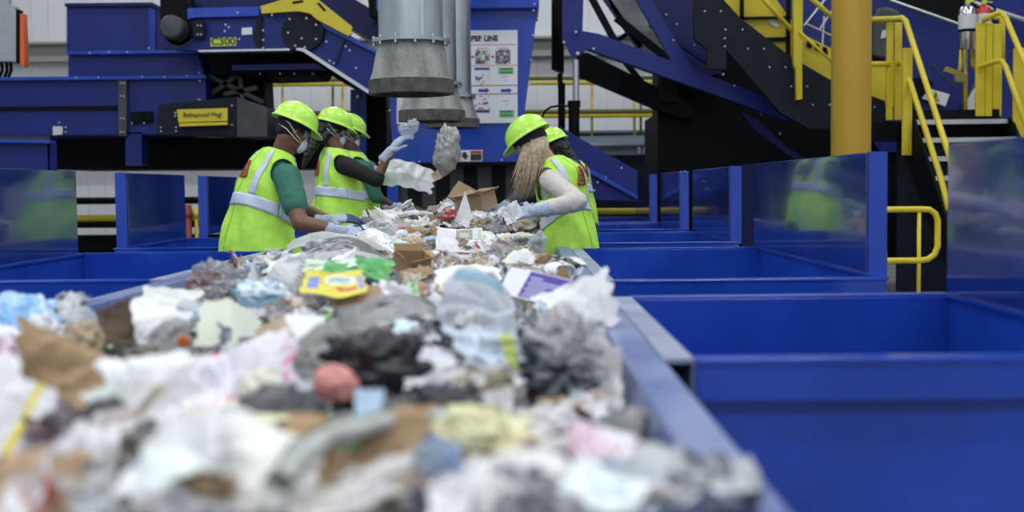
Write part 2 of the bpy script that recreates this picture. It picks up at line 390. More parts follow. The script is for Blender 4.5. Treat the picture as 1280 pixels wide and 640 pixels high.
b = MB(); b.prism([at(x, y, Y-0.1) for x, y in [(370, 60), (380, 60), (462, 113), (460, 117), (378, 64), (370, 62.5)]], (0, 0.2, 0)); rel(b, t.location).build('lower_flange', STEEL, t)
slab('incline_flange', [(398, 25), (476, 66), (476, 70), (398, 31)], Y-0.06, 0.15, BLUE, t)
slab('underside', [(262, 66), (380, 64), (440, 104), (430, 104), (400, 86), (395, 94), (330, 96), (262, 92)], Y+0.5, 0.9, BLACK, t)
slab('cross_beam', [(290, 81), (398, 79), (404, 86), (290, 88)], Y+0.3, 0.2, BLUED, t)
b = MB(); b.prism([at(378+27*math.cos(a)*0.98, 40+23*math.sin(a), Y-0.07) for a in [2*PI*k/24 for k in range(24)]], (0, 0.07, 0)); rel(b, t.location); b.build('round_plate', BLACKB, t)
yb = slab('yellow_joint_plate', [(325, 8), (360, -3), (396, -2), (440, 33), (439, 43), (435, 45), (395, 24), (388, 17), (373, 14), (327, 17)], Y-0.12, 0.045, YEL, t, 0.004)
for pp in ([(365, 2), (379, 0), (379, 2.6), (366, 5)], [(396, 4), (399, 3), (408, 13), (405, 14)]):
    slab('slot', pp, Y-0.125, 0.01, BLACK, t)
slab('stiffener', [(316, 48), (322, 20), (327, 20), (326, 60), (322, 60)], Y-0.05, 0.05, BLACKB, t)
slab('incline_stiffener', [(428, 48), (431, 49), (420, 80), (417, 78)], Y-0.04, 0.05, BLUEN, t)
slab('name_plate', [(263, 47.5), (295, 46.5), (295, 57), (263, 58)], Y-0.015, 0.02, LIME, t)
text_obj('C300', 0.108, 'lettering', INK, upright(at(279, 52.2, Y-0.017)-t.location), t, sx=1.12, bold=0.002)
slab('paper_label', [(302, 35), (315, 34), (315, 43), (302, 43.5)], Y-0.015, 0.02, WHITEM, t)
bolts(t, [(299, 49), (282, 31), (286, 34), (281, 39), (329, 38), (329, 50), (329, 60), (360, 41), (377, 48), (395, 49), (362, 24), (395, 31), (383, 23), (369, 57), (381, 59), (432, 58), (445, 85), (437, 63), (412, 76), (417, 79), (408, 52), (440, 42), (297, 16), (340, 19)], Y-0.13, 0.016)
for x in (325, 350, 368, 391): bolts(t, [(x, 92)], Y+0.4, 0.014)
# rear incline band and strut above it
t = machine('rear_incline_conveyor', 430, 20, 15.5, 'dark blue inclined conveyor behind the galvanised ducts, top edge of picture', 'conveyor')
slab('side_frame', [(350, -30), (395, -30), (482, 22), (482, 62), (430, 30)], 15.5, 0.8, BLUEN, t)
slab('hanger', [(458, -20), (474, -20), (474, 23), (462, 20)], 15.2, 0.2, BLACK, t)
t = machine('support_post', 448, 150, 14.0, 'short blue support post right behind the hard hats of the left workers', 'post')
slab('post', [(438, 112), (458, 112), (458, 300), (438, 300)], 14.0, 0.2, BLUED, t); bolts(t, [(447, 121)], 13.98, 0.03)
b = MB(); b.box(tuple(at(458, 262, 14.2)+Vector((0, 0, -0.9))), tuple(at(490, 100, 14.9)))
o = b.build('drive_cabinet', BLACK); tag(o, 'black machine cabinet between blue post and blue sign wall', 'cabinet')

# --- hopper with sign
t = machine('feed_hopper', 575, 110, 13.4, 'large blue tapered hopper carrying the white PAPER LINE sign, above curtains', 'hopper')
Y = 13.4
slab('front_wall', [(478, 10), (672, 8), (648, 204), (492, 206)], Y, 0.9, BLUE, t, 0.01)
slab('top_flange', [(470, 0), (674, -1), (674, 10), (470, 12)], Y-0.12, 1.1, BLUE, t, 0.01)
slab('upper_box', [(470, -30), (672, -30), (672, 0), (470, 0)], Y+0.05, 0.9, BLUED, t)
slab('lower_lip', [(490, 204), (650, 202), (650, 206), (490, 208)], Y-0.05, 0.3, BLACK, t)
bolts(t, [(668, 5), (667, 13), (666, 44), (664, 75), (662, 105), (661, 137), (487, 138), (492, 199), (499, 202), (524, 202), (651, 168), (650, 199), (601, 201), (627, 200), (576, 201)], Y-0.13, 0.016)
for k in range(9):
    x = 492+k*17.5
    b = MB(); pa = at(x, 206, Y+0.2); pb = at(x+17, 206, Y+0.2); b.box((pa.x, pa.y+(k % 2)*0.015, 0.7), (pb.x, pa.y+0.012+(k % 2)*0.015, pa.z)); rel(b, t.location).build('rubber_curtain_strip', RUBBER if k % 2 else GREYD, t)
# everything on the hopper sign
s_ = machine('wall_sign', 572, 95, Y-0.03, 'white PAPER LINE sorting guide with small pictures and arrows on the blue hopper', 'sign')
SY = Y-0.03
def sg(name, x0, y0, x1, y1, m, d=0.006, lay=0): return slab(name, [(x0, y0), (x1, y0-(x1-x0)*0.01), (x1, y1-(x1-x0)*0.01), (x0, y1)], SY-0.002*lay, d, m, s_)
sg('board', 496, 39, 647, 155, WHITEM, 0.02)
text_obj('PAPER LINE', 0.082, 'heading', INK, upright(at(600.5, 48.3, SY-0.004)-s_.location), s_, sx=0.92, bold=0.003)
sg('red_rule', 500, 56.5, 645, 57.5, REDL, lay=1); sg('red_rule', 500, 82.5, 647, 83.3, REDL, lay=1)
sg('blue_rule', 500, 107.6, 647, 108.4, INK, lay=1); sg('blue_rule', 500, 118.3, 647, 119.1, INK, lay=1)
def photo_mat(name, cols, scale):
    m, nt, bs = nmat(name); N = nt.nodes; L = nt.links
    tc = N.new('ShaderNodeTexCoord'); no = N.new('ShaderNodeTexNoise'); no.inputs['Scale'].default_value = scale; no.inputs['Detail'].default_value = 5
    L.new(tc.outputs['Object'], no.inputs['Vector']); cr = N.new('ShaderNodeValToRGB'); cr.color_ramp.interpolation = 'CONSTANT'
    while len(cr.color_ramp.elements) < len(cols): cr.color_ramp.elements.new(0.5)
    for i, c in enumerate(cols):
        cr.color_ramp.elements[i].position = 0.0 if i == 0 else 0.36+0.28*i/len(cols); cr.color_ramp.elements[i].color = (*c, 1)
    L.new(no.outputs['Fac'], cr.inputs[0]); L.new(cr.outputs[0], bs.inputs['Base Color']); bs.inputs['Roughness'].default_value = 0.5
    return m
PH1 = photo_mat('printed_photo_cans', [(0.06, 0.09, 0.08), (0.16, 0.2, 0.18), (0.45, 0.45, 0.4), (0.7, 0.7, 0.68)], 16)
PH2 = photo_mat('printed_photo_pile', [(0.04, 0.05, 0.08), (0.3, 0.28, 0.25), (0.08, 0.1, 0.14), (0.62, 0.6, 0.58)], 24)
PH3 = photo_mat('printed_photo_products', [(0.1, 0.16, 0.42), (0.76, 0.77, 0.82), (0.78, 0.78, 0.82), (0.78, 0.78, 0.82), (0.6, 0.33, 0.18)], 12)
for x, m in ((594, PH1), (619.5, PH2), (568, PH1), (543, PH2), (517, PH1)):
    sg('picture', x, 62.3, x+18.5, 80, m, lay=1)
    sg('caption', x+2, 60, x+16, 60.9, REDL, lay=1)
for x in (589, 614, 563, 538):
    slab('red_arrow', [(x, 70), (x+2, 70), (x+2, 69), (x+4.4, 71), (x+2, 73), (x+2, 72), (x, 72)], SY-0.003, 0.006, REDM, s_)
for x in (594, 566, 510):
    sg('picture', x, 88, x+18, 107, PH3, lay=1); sg('blue_bar', x-1, 84.6, x+18, 87.6, NAVY, lay=1)
    sg('picture', x, 120, x+18, 137, PH3, lay=1); sg('blue_bar', x, 137.3, x+18, 141, NAVY, lay=1)
for x in (623, 538):
    sg('green_bar', x, 84.5, x+19, 92.6, GREENL, lay=1); sg('green_bar', x+1, 137.7, x+20, 147, GREENL, lay=1)
    for (ya, yb_) in ((85.6, 86.8), (90, 91), (139, 140.2), (143.5, 144.6)):
        sg('caption', x+3, ya, x+17, yb_, INK, lay=2)
    sg('caption', x+5, 95.4, x+13, 96.2, REDL, lay=1); sg('caption', x+8, 100, x+11, 100.8, REDL, lay=1)
    sg('caption', x+5, 125.6, x+14, 126.4, REDL, lay=1); sg('caption', x+9, 130.3, x+12, 131.1, REDL, lay=1)
for x in (598, 626, 570, 540):
    slab('blue_arrow', [(x, 111.3), (x+9.5, 111.2), (x+9.5, 109.6), (x+14, 113), (x+9.5, 116.6), (x+9.5, 115), (x, 115.2)], SY-0.003, 0.006, NAVY, s_)
s_ = machine('warning_label', 585, 195, Y-0.02, 'small red, white and grey safety label low on the blue hopper', 'label')
SY = Y-0.02
sg('backing', 567, 187.8, 603, 202, WHITEM, 0.012); sg('red_header', 568.5, 188.6, 574.5, 192, REDM, lay=1); sg('red_header', 588, 188.6, 602, 192, REDM, lay=1)
sg('text_block', 588, 192.6, 602, 200.8, GREYD, lay=1); sg('text_block', 568.5, 192.6, 574.5, 200.8, GREYD, lay=1)
slab('pictogram', [(579, 190), (582, 190), (584, 194), (586, 196), (583, 196), (584, 199), (581, 199), (579, 196), (577, 198), (578, 193)], SY-0.005, 0.006, INK, s_)
o = slab('support_post', [(484, 206), (498, 206), (498, 300), (484, 300)], 13.5, 0.14, BLUE); tag(o, 'narrow bright blue post under the left end of the sign hopper', 'post')

# --- galvanised ducts with cone hoods
def duct(x, yb, yflange, rbot, rtop, rpipe, Y, label):
    c = at(x, yb, Y); zf = at(x, yflange, Y).z
    t = empty('extraction_duct', (c.x, c.y, 0)); tag(t, label, 'duct', 'extraction ducts above the belt')
    zt = 8.3
    b = MB(); b.lathe([(rpipe, zf), (rpipe, zt), (rpipe-0.01, zt), (rpipe-0.01, zf)], n=40)
    b.build('pipe', GALV, t, True, angle=40)
    b = MB()
    for zz in (zf+1.25, zf+2.6, zf+4.0): b.lathe([(rpipe, zz-0.02), (rpipe+0.012, zz-0.01), (rpipe+0.012, zz+0.01), (rpipe, zz+0.02)], n=40)
    a0 = -PI/2+0.45; b.bar((rpipe*math.cos(a0), rpipe*math.sin(a0), zf), (rpipe*math.cos(a0), rpipe*math.sin(a0), zt), 0.02, 0.012, up=(0, 1, 0))
    b.build('seam_band', GALV, t, True, angle=40)
    b = MB(); b.lathe([(rpipe+0.005, zf-0.012), (rpipe+0.045, zf-0.012), (rpipe+0.045, zf+0.012), (rpipe+0.005, zf+0.012), (rpipe+0.005, zf-0.012)], n=40); fl = b.build('flange', GALV, t)
    for k in range(12):
        a = 2*PI*k/12+0.2; b = MB(); b.lathe([(0, 0.03), (0.011, 0.03), (0.011, -0.03), (0, -0.03)], ((rpipe+0.03)*math.cos(a), (rpipe+0.03)*math.sin(a), zf), 6); b.build('bolt', STEEL, t)
    z0 = c.z
    b = MB(); b.lathe([(rpipe+0.005, zf-0.01), (rpipe*0.35+rbot*0.65, z0+(zf-z0)*0.42), (rbot, z0+0.085), (rbot-0.01, z0+0.085), (rpipe-0.01, zf-0.01)], n=40); b.build('cone_hood', GALVD, t, True, angle=40)
    b = MB(); b.lathe([(rbot+0.004, z0+0.09), (rbot+0.006, z0), (rbot-0.025, z0-0.004), (rbot-0.025, z0+0.09)], n=40); b.build('rubber_rim', RIMG, t, True, angle=40)
duct(514.5, 118, 52, 0.276, 0, 0.212, 7.95, 'nearest and largest galvanised duct with wide cone hood, black bolts on flange')
duct(540, 152, 106, 0.275, 0, 0.212, 10.1, 'middle galvanised duct, its cone hood overlapped by the nearest one')
duct(566.5, 160, 121, 0.273, 0, 0.196, 12.5, 'farthest galvanised duct, smallest cone hood close to the white sign')

# --- right side: truss conveyor
t = machine('truss_conveyor', 800, 70, 13.6, 'dark blue lattice-framed conveyor dropping to the right on a hydraulic strut', 'conveyor')
Y = 13.4
slab('upright', [(704, -30), (730, -30), (728, 48), (722, 56), (704, 52)], Y, 0.25, BLUED, t)
slab('rear_upright', [(690, -30), (705, -30), (705, 90), (690, 84)], Y+0.8, 0.3, BLACK, t)
slab('side_beam', [(724, 38), (748, 42), (945, 116), (990, 135), (985, 152), (935, 133), (720, 56)], Y-0.02, 0.18, BLUED, t)
slab('lower_beam', [(722, 66), (735, 66), (868, 132), (868, 148), (848, 147), (720, 92)], Y+0.9, 0.3, BLACK, t)
for p, q, w, dy, m in (((730, -20), (772, 58), 0.07, 0.1, BLACK), ((745, -20), (800, 60), 0.07, 0.8, BLUEN), ((790, -25), (856, 88), 0.15, 0.05, BLUED), ((782, 78), (812, 116), 0.06, 0.6, BLACK),
                       ((770, 22), (845, 82), 0.08, 0.5, BLACK), ((812, 30), (885, 78), 0.05, 0.6, BLUEN), ((756, 60), (820, 20), 0.05, 0.9, BLACK)):
    beam('brace', p, q, Y+dy, w, 0.1, m, t)
slab('chute_plate', [(752, -25), (800, -25), (826, 40), (832, 75), (800, 62), (764, 10)], Y+0.75, 0.04, mat('worn_grey_sheet', (0.13, 0.14, 0.15), 0.4, var=0.5, scale=3), t)
slab('belt_side', [(800, -30), (850, -30), (902, 40), (902, 92), (860, 96), (826, 50)], Y+1.0, 0.5, BLUEN, t)
slab('pivot_bracket', [(705, 50), (736, 60), (724, 70), (718, 72), (712, 66)], Y-0.08, 0.06, BLUED, t)
bolts(t, [(705, 53), (742, 61), (720, 40)], Y-0.1, 0.02); bolts(t, [(722, 67)], Y-0.1, 0.03)
bolts(t, [(833, 18), (846, 30), (868, 56), (842, 50), (918, 107), (805, 92)], Y-0.05, 0.013)
slab('carriage', [(826, 96), (848, 102), (848, 128), (826, 124)], Y+0.3, 0.15, BLACK, t)
t = machine('hydraulic_cylinder', 718, 170, 13.35, 'black hydraulic cylinder with silver rod standing behind the woman in white sleeves', 'cylinder')
b = MB(); p = at(720, 75, 13.35); q = at(720, 130, 13.35); b.tube([p, q], 0.035, 12); rel(b, t.location).build('rod', STEEL, t, True, angle=40)
b = MB(); b.tube([at(717.5, 128, 13.35), at(717.5, 262, 13.35)], 0.062, 14); b.tube([at(717.5, 126, 13.35), at(717.5, 134, 13.35)], 0.072, 14); rel(b, t.location).build('barrel', BLACK, t, True, angle=40)
b = MB(); b.tube([at(700, 92, 13.8), at(702, 160, 13.8)], 0.03, 10); b.tube([at(702, 104, 13.8), at(702, 200, 13.8)], 0.042, 10); rel(b, t.location).build('rear_barrel', BLACK, t, True, angle=40)
b = MB(); b.tube([at(712, 133, 13.3), at(700, 132, 13.3), at(688, 134, 13.3), at(681, 139, 13.3), at(678, 146, 13.3)], 0.012, 8); rel(b, t.location).build('hose', BLACK, t, True)
t = machine('incline_conveyor', 760, 210, 12.9, 'plain blue inclined conveyor side rising leftward behind the woman in white sleeves', 'conveyor')
slab('side_plate', [(700, 158), (722, 171), (797, 214), (797, 252), (746, 250), (700, 220)], 12.95, 0.3, BLUED, t, 0.005)
slab('edge_flange', [(700, 190), (722, 202), (797, 244), (797, 249), (722, 208), (700, 196)], 12.88, 0.1, BLUE, t)
bolts(t, [(777, 210), (747, 228), (743, 238), (757, 222)], 12.9, 0.016)
t = machine('dark_filler', 900, 170, 14.2, 'black enclosure below the dark stair-like incline, left of the column', 'filler')
slab('housing', [(822, 142), (870, 145), (940, 130), (990, 140), (1040, 160), (1130, 160), (1130, 330), (822, 330)], 14.4, 1.5, BLACK, t)  # black volume filling the dark area here
slab('lower_plate', [(928, 205), (1110, 205), (1110, 330), (928, 330)], 13.9, 0.3, BLUEN, t)
b = MB(); b.prism([at(x, y, 13.7) for x, y in [(925, 138), (948, 150), (985, 185), (1020, 205), (1000, 205), (940, 160)]], (0, 0.1, 0)); rel(b, t.location).build('gusset', BLUEN, t)
bolts(t, [(951, 142), (975, 167)], 13.65, 0.016)
slab('rear_backing', [(822, 60), (1040, 60), (1040, 160), (822, 160)], 14.9, 0.6, BLACK, t)  # black backing added so no bright wall shows through the dark area
# black incline with yellow guard
t = machine('guarded_incline', 970, 60, 12.8, 'black bolted incline plate topped by yellow guard sheets and handrail', 'machine')
Y = 12.8
slab('side_plate', [(868, -30), (896, -10), (925, 22), (990, 72), (1042, 102), (1115, 130), (1115, 165), (1010, 160), (975, 140), (908, 62), (908, 86), (884, 86), (884, 62), (868, 48)], Y, 0.1, BLACKB, t)
slab('guard_sheet', [(893, -30), (950, -30), (985, 20), (1002, 42), (1042, 62), (1110, 82), (1112, 128), (1042, 103), (990, 72), (925, 22), (893, -8)], Y+0.12, 0.05, YEL, t)
slab('guard_frame', [(926, -30), (930, -30), (930, 25), (926, 24)], Y+0.05, 0.08, BLACK, t)
slab('guard_frame', [(926, 21), (985, 20), (985, 23), (926, 24)], Y+0.05, 0.06, BLACK, t)
slab('guard_frame', [(984, -30), (988, -30), (988, 74), (984, 70)], Y+0.05, 0.08, BLACK, t)
slab('guard_frame', [(950, 47), (988, 46), (988, 50), (954, 52)], Y+0.05, 0.06, BLACK, t)
slab('yellow_post', [(992, -30), (1004, -30), (1003, 88), (1003, 124), (996, 125), (995, 88), (992, 80)], Y-0.1, 0.08, YEL, t, 0.004)
for a, bb in (((935, -22), (989, 37)), ((1008, -8), (1045, 26)), ((1000, 40), (1045, 82))):
    b = MB(); b.tube([at(*a, Y-0.12), at(*bb, Y-0.12)], 0.026 if a[1] < 30 else 0.015, 10); rel(b, t.location).build('handrail', YEL, t, True)
slab('white_tag', [(960, 23), (968, 24), (974, 32), (972, 35), (962, 30)], Y+0.1, 0.02, WHITESOFT, t)
bolts(t, [(881, 14), (901, 14), (907, 37), (928, 37), (906, 48), (906, 58), (935, 61), (955, 61), (962, 84), (982, 84), (989, 108), (1009, 108), (1016, 131), (1037, 131), (904, 93), (1068, 122), (1093, 134)], Y-0.02, 0.014)
b = MB()
for a, bb in (((940, 0), (985, 45)), ((1005, 32), (1035, -5)), ((1008, 30), (1042, 46)), ((1024, 38), (1042, 10)), ((1030, 20), (1028, 58))): b.tube([at(*a, 13.3), at(*bb, 13.3)], 0.012, 6)
rel(b, t.location).build('safety_cable', STEEL, t)
for i, x in enumerate((1010, 1020, 1030)):
    slab('latch', [(x, 50+i*4), (x+4, 52+i*4), (x+5, 60+i*4), (x-1, 57+i*4)], Y+0.08, 0.04, BLACK, t)
slab('lower_yellow_step', [(1085, 134), (1113, 134), (1113, 150), (1085, 150)], Y+0.3, 0.3, YEL, t)
# blue wall of the big incline behind stairs
t = machine('blue_screen_housing', 1150, 80, 14.2, 'tall deep blue housing behind the stairs and fire extinguishers, upper right', 'machine')
slab('side_wall', [(930, -30), (1330, -30), (1330, 190), (1100, 190), (1042, 100), (985, 20)], 14.3, 1.2, BLUED, t)
slab('dark_slot', [(1110, -8), (1195, -8), (1240, 12), (1240, 30), (1200, 28), (1130, 6)], 14.25, 0.06, BLACK, t)
b = MB(); b.tube([at(1112, 0, 14.1), at(1200, 31, 14.1)], 0.02, 8); b.tube([at(1212, 2, 14.1), at(1330, 42, 14.1)], 0.03, 8); rel(b, t.location).build('edge_pipe', STEEL, t)
slab('motor_cover', [(1092, 20), (1098, 10), (1108, 8), (1126, 14), (1126, 68), (1112, 76), (1090, 70)], 13.9, 0.4, GREYD, t, 0.03)
slab('cover_label', [(1103, 38), (1109, 37), (1107, 47), (1101, 48)], 13.87, 0.02, WHITESOFT, t)
slab('warning_sign', [(1153, 108), (1187, 118), (1182, 133), (1150, 122)], 14.2, 0.03, WHITEM, t)
slab('warning_triangle', [(1170, 113), (1174.5, 126), (1165.5, 124)], 14.18, 0.02, YEL, t)
slab('warning_glyph', [(1169.6, 116.5), (1170.8, 116.8), (1170, 122.5), (1169, 122.3)], 14.165, 0.01, INK, t)
b = MB(); b.tube([at(1165, 80, 13.9), at(1175, 92, 13.9), at(1205, 118, 13.9)], 0.012, 6); b.tube([at(1222, 100, 13.9), at(1205, 128, 13.9), at(1204, 140, 13.9)], 0.014, 6); b.tube([at(1205, 95, 13.9), at(1203, 130, 13.9)], 0.012, 6); rel(b, t.location).build('cable', GREYD, t)
slab('white_panel', [(1205, 130), (1214, 115), (1225, 104), (1225, 145), (1205, 145)], 14.2, 0.04, WHITESOFT, t)
slab('black_cowl', [(1142, 100), (1150, 96), (1168, 104), (1150, 125), (1142, 125)], 14.0, 0.1, BLACK, t)

# --- yellow column
c = at(1063.5, 195, 11.0); b = MB(); r = 0.178
b.lathe([(r, 0.02), (r, RZ)], (0, 0, 0), 40); b.lathe([(r+0.001, 0.02), (r+0.06, 0.02), (r+0.06, 0), (0, 0)], (0, 0, 0), 40)
o = b.build('column', YELC, smooth=True, angle=40); o.location = (c.x, c.y, 0); tag(o, 'thick round ochre-yellow steel column rising from floor to ceiling', 'column')

# --- stairs
t = machine('metal_stairs', 1200, 200, 12.0, 'black steel stairs with grating treads between two yellow railings at right', 'stairs')
xl, xr = at(1141, 150, 12.1).x, at(1262, 150, 12.1).x
ztop = at(1200, 150, 12.1).z
n = 10; rise = ztop/n; 
for k in range(n):
    z = ztop-k*rise; y = 12.1-k*0.20
    b = MB(); b.box((xl+0.02, y, z-0.035), (xr-0.02, y+0.24, z))
    b.box((xl+0.02, y-0.012, z-0.04), (xr-0.02, y+0.01, z+0.004))
    for j in range(24):
        xx = xl+0.05+(xr-xl-0.1)*j/23; b.box((xx-0.008, y-0.016, z-0.03), (xx+0.008, y-0.008, z+0.008))
    rel(b, t.location).build('tread', STEEL, t)
for x in (xl, xr):
    b = MB(); b.prism([(x-0.012, 12.1+0.25, ztop+0.02), (x-0.012, 12.05, ztop+0.02), (x-0.012, 12.1-(n-1)*0.2-0.1, 0), (x-0.012, 12.1-(n-1)*0.2+0.28, 0), (x-0.012, 12.35, ztop-0.32)], (0.024, 0, 0)); rel(b, t.location).build('stringer', BLACK, t)
b = MB(); b.box((xl-0.35, 12.35, ztop-0.02), (xr+0.6, 13.6, ztop)); b.box((xl-0.35, 12.35, ztop-0.2), (xr+0.6, 12.4, ztop-0.02)); b.box((xl+0.01, 12.36, ztop), (xr, 12.38, ztop+0.12)); rel(b, t.location).build('landing', BLACK, t)
b = MB(); b.box((xl-0.05, 12.4, 0), (xr+0.1, 12.45, ztop-0.2)); rel(b, t.location).build('back_plate', BLACKB, t)
def railing(name, label, paths, posts, r=0.028):
    p0 = posts[0]; t = machine(name, p0[0], 200, p0[4], label, 'railing')
    for pts in paths:
        b = MB(); b.tube([at(*p) for p in pts], r, 10); rel(b, t.location).build('rail_tube', YEL, t, True)
    for x0, x1, y0, y1, Yp in posts:
        b = MB(); a = at(x0, y0, Yp); c = at(x1, y1, Yp); b.box((a.x, Yp, c.z), (c.x, Yp+0.035, a.z)); rel(b, t.location).build('post', YEL, t, bevel=0.004)
    return t
railing('stair_railing', 'left yellow stair railing nearest the column, sloping down to the right',
        [[(1080, 25, 12.3), (1122, 23, 12.2), (1127, 22, 12.15), (1132, 26, 12.1), (1135, 35, 12.0), (1187, 196, 10.9), (1200, 236, 10.6)], [(1082, 80, 12.3), (1112, 80, 12.3)], [(1122, 80, 12.3), (1128, 78, 12.25), (1131, 84, 12.2), (1139, 107, 12.0), (1176, 222, 10.9), (1186, 262, 10.6)]],
        [(1109, 1116, 28, 150, 12.3), (1119, 1127, 28, 150, 12.35), (1129, 1140, 60, 194, 12.05), (1108, 1126, 76, 132, 12.5)])
railing('stair_railing', 'right yellow stair railing under the fire extinguishers at picture edge',
        [[(1228, 26, 12.3), (1246, 17, 12.2), (1252, 16, 12.15), (1257, 22, 12.1), (1282, 80, 11.6), (1310, 150, 11.1)], [(1224, 84, 12.3), (1246, 76, 12.2), (1252, 76, 12.15), (1257, 83, 12.1), (1284, 160, 11.4)], [(1243, 22, 12.4), (1250, 21, 12.4), (1253, 30, 12.4), (1253, 76, 12.4)]],
        [(1221, 1231, 28, 145, 12.35), (1233, 1240, 28, 145, 12.35), (1242, 1252, 30, 145, 12.38), (1268, 1284, 60, 180, 12.0)])
# --- extinguishers
def exting(px, py0, py1, r, m1, label, two):
    c = at(px, py1, 12.6); h = at(px, py0, 12.6).z-c.z
    t = empty('fire_extinguisher', (c.x, c.y, c.z)); tag(t, label, 'fire extinguisher', 'fire extinguishers on the rail')
    b = MB(); b.lathe([(0, 0), (r*0.9, 0), (r, 0.02), (r, h*0.45), (r, h*0.8), (r*0.8, h*0.88), (r*0.3, h*0.93), (r*0.3, h*0.96), (0, h*0.96)], n=20); b.build('cylinder', m1, t, True, angle=50)
    b = MB(); b.lathe([(r+0.002, h*0.42), (r+0.002, h*0.72)], n=20); b.build('label_band', two, t, True)
    b = MB(); b.lathe([(r+0.006, h*0.36), (r+0.006, h*0.42)], n=20); b.build('strap', BLACK, t)
    b = MB(); b.box((-0.02, -0.02, h*0.95), (0.02, 0.02, h*1.04)); b.bar((0, 0, h*1.04), (0.09, 0, h*1.1), 0.02, 0.012); b.bar((0, 0, h*1.0), (0.09, 0, h*1.0), 0.02, 0.012); b.build('valve_handle', LIME, t)
    b = MB(); b.tube([(0.03, -0.02, h*0.97), (r+0.03, -0.03, h*0.85), (r+0.035, -0.03, h*0.5), (r+0.02, -0.03, h*0.15)], 0.012, 8); b.build('hose', BLACK, t, True)
exting(1209, 2, 62, 0.088, mat('chrome_cylinder', (0.5, 0.52, 0.55), 0.15, metal=0.9), 'silver fire extinguisher hanging left of the red one', WHITESOFT)
exting(1229, 3, 55, 0.075, REDX, 'red fire extinguisher hanging at the top of the right stair railing', WHITESOFT)
t = machine('pipe_bracket', 1205, 90, 12.7, 'yellow bent-pipe bracket below the silver fire extinguisher', 'bracket')
b = MB(); b.tube([at(1202, 60, 12.7), at(1201, 80, 12.7), at(1199, 92, 12.7)], 0.022, 8); b.tube([at(1216, 60, 12.7), at(1216, 80, 12.7), at(1219, 87, 12.7)], 0.022, 8); b.tube([at(1207, 57, 12.75), at(1207, 150, 12.75)], 0.02, 8); rel(b, t.location).build('pipe', YEL, t, True)
slab('clamp', [(1184, 83), (1197, 88), (1206, 92), (1210, 96), (1205, 103), (1195, 102), (1194, 94), (1181, 89)], 12.65, 0.05, mat('olive_clamp', (0.30, 0.24, 0.06), 0.5), t)

# --- yellow floor rail behind the right chutes
t = machine('guard_rail', 830, 262, 14.9, 'long yellow tube rail crossing behind the far right chute panels', 'railing')
Y = 14.9
b = MB(); b.tube([at(700, 264.5, Y), at(1000, 262.5, Y)], 0.038, 10); b.tube([at(700, 327, Y), at(1000, 325, Y)], 0.038, 10); rel(b, t.location).build('rail_tube', YEL, t, True)
for x in (720, 905, 990):
    b = MB(); b.tube([at(x, 264, Y), Vector((at(x, 263, Y).x, Y, 0))], 0.03, 8); rel(b, t.location).build('post', YEL, t, True)
t = machine('guard_rail', 1140, 290, 10.2, 'short yellow guard rail with rounded end right of the second chute panel', 'railing')
Y = 10.2
b = MB(); b.tube([at(1000, 263, Y), at(1150, 261.5, Y), at(1162, 262, Y), at(1169, 267, Y), at(1172, 275, Y), at(1172, 308, Y), at(1168, 318, Y), at(1160, 324, Y), at(1150, 325.5, Y), at(1000, 327, Y)], 0.026, 10); rel(b, t.location).build('rail_tube', YEL, t, True)
for x in (1149, 1010):
    b = MB(); b.tube([at(x, 263, Y), Vector((at(x, 263, Y).x, Y, 0))], 0.018, 8); rel(b, t.location).build('post', YEL, t, True)
t = machine('jib_post', 1094, 350, 7.6, 'short yellow stub post under the second right chute panel', 'post')
b = MB(); p = at(1090, 340, 7.5); b.tube([(p.x-0.02, 7.5, 0.9), (p.x-0.02, 7.5, 0)], 0.04, 12); rel(b, t.location).build('post', YEL, t, True)
b = MB(); b.tube([(p.x+0.05, 7.45, 0.84), (p.x+0.05, 7.45, 0.3)], 0.03, 8); rel(b, t.location).build('caster_stem', GREYD, t, True)

# --- pipes and walkway rails on the far wall
t = machine('wall_walkway_rail', 600, 105, 20.0, 'double yellow and grey handrails running along the far white wall', 'railing')
Y = 20.0
OL = mat('olive_pipe', (0.14, 0.12, 0.03), 0.5)
for i, (ya, yb_, m, r) in enumerate(((106, 103, YEL, 0.033), (100, 97, OL, 0.035), (147, 144, YEL, 0.033), (142, 139, OL, 0.04))):
    b = MB()
    if i == 1: b.tube([at(337, 128, Y), at(337, 108, Y), at(340, 102, Y), at(347, 100, Y), at(850, 97, Y)], r, 8)
    else: b.tube([at(320, ya, Y-0.1), at(850, yb_, Y-0.1)], r, 8)
    rel(b, t.location).build('rail_tube', m, t, True)
for x in (353, 416, 428, 793, 801, 820):
    b = MB(); b.tube([at(x, 98, Y), at(x, 186, Y)], 0.022, 8); rel(b, t.location).build('post', OL if x in (416, 820, 801) else YEL, t, True)
for x in (740, 640): 
    b = MB(); b.tube([at(x, 100, Y), at(x, 186, Y)], 0.02, 8); rel(b, t.location).build('post', YEL, t, True)
t = machine('rack_beam', 780, 180, 19.0, 'pale blue-grey horizontal beam low on the far wall behind the cylinder', 'beam')
slab('web', [(690, 171), (822, 169), (822, 178), (690, 180)], 19.0, 0.1, GIRT, t); slab('flange', [(690, 180), (822, 178), (822, 181), (690, 183)], 18.9, 0.2, STEEL, t); slab('skirt', [(690, 183), (822, 181), (822, 193), (690, 194)], 19.05, 0.1, GIRT, t)
bolts(t, [(799, 186), (806, 186), (799, 190), (806, 190), (820, 186), (820, 190), (830, 195)], 18.85, 0.03)
slab('base', [(480, 194), (822, 193), (822, 330), (480, 330)], 19.3, 0.5, BLACKB, t)
t = machine('low_pipes', 60, 262, 17.0, 'black and yellow pipes running low along the wall, seen between left chutes', 'pipe')
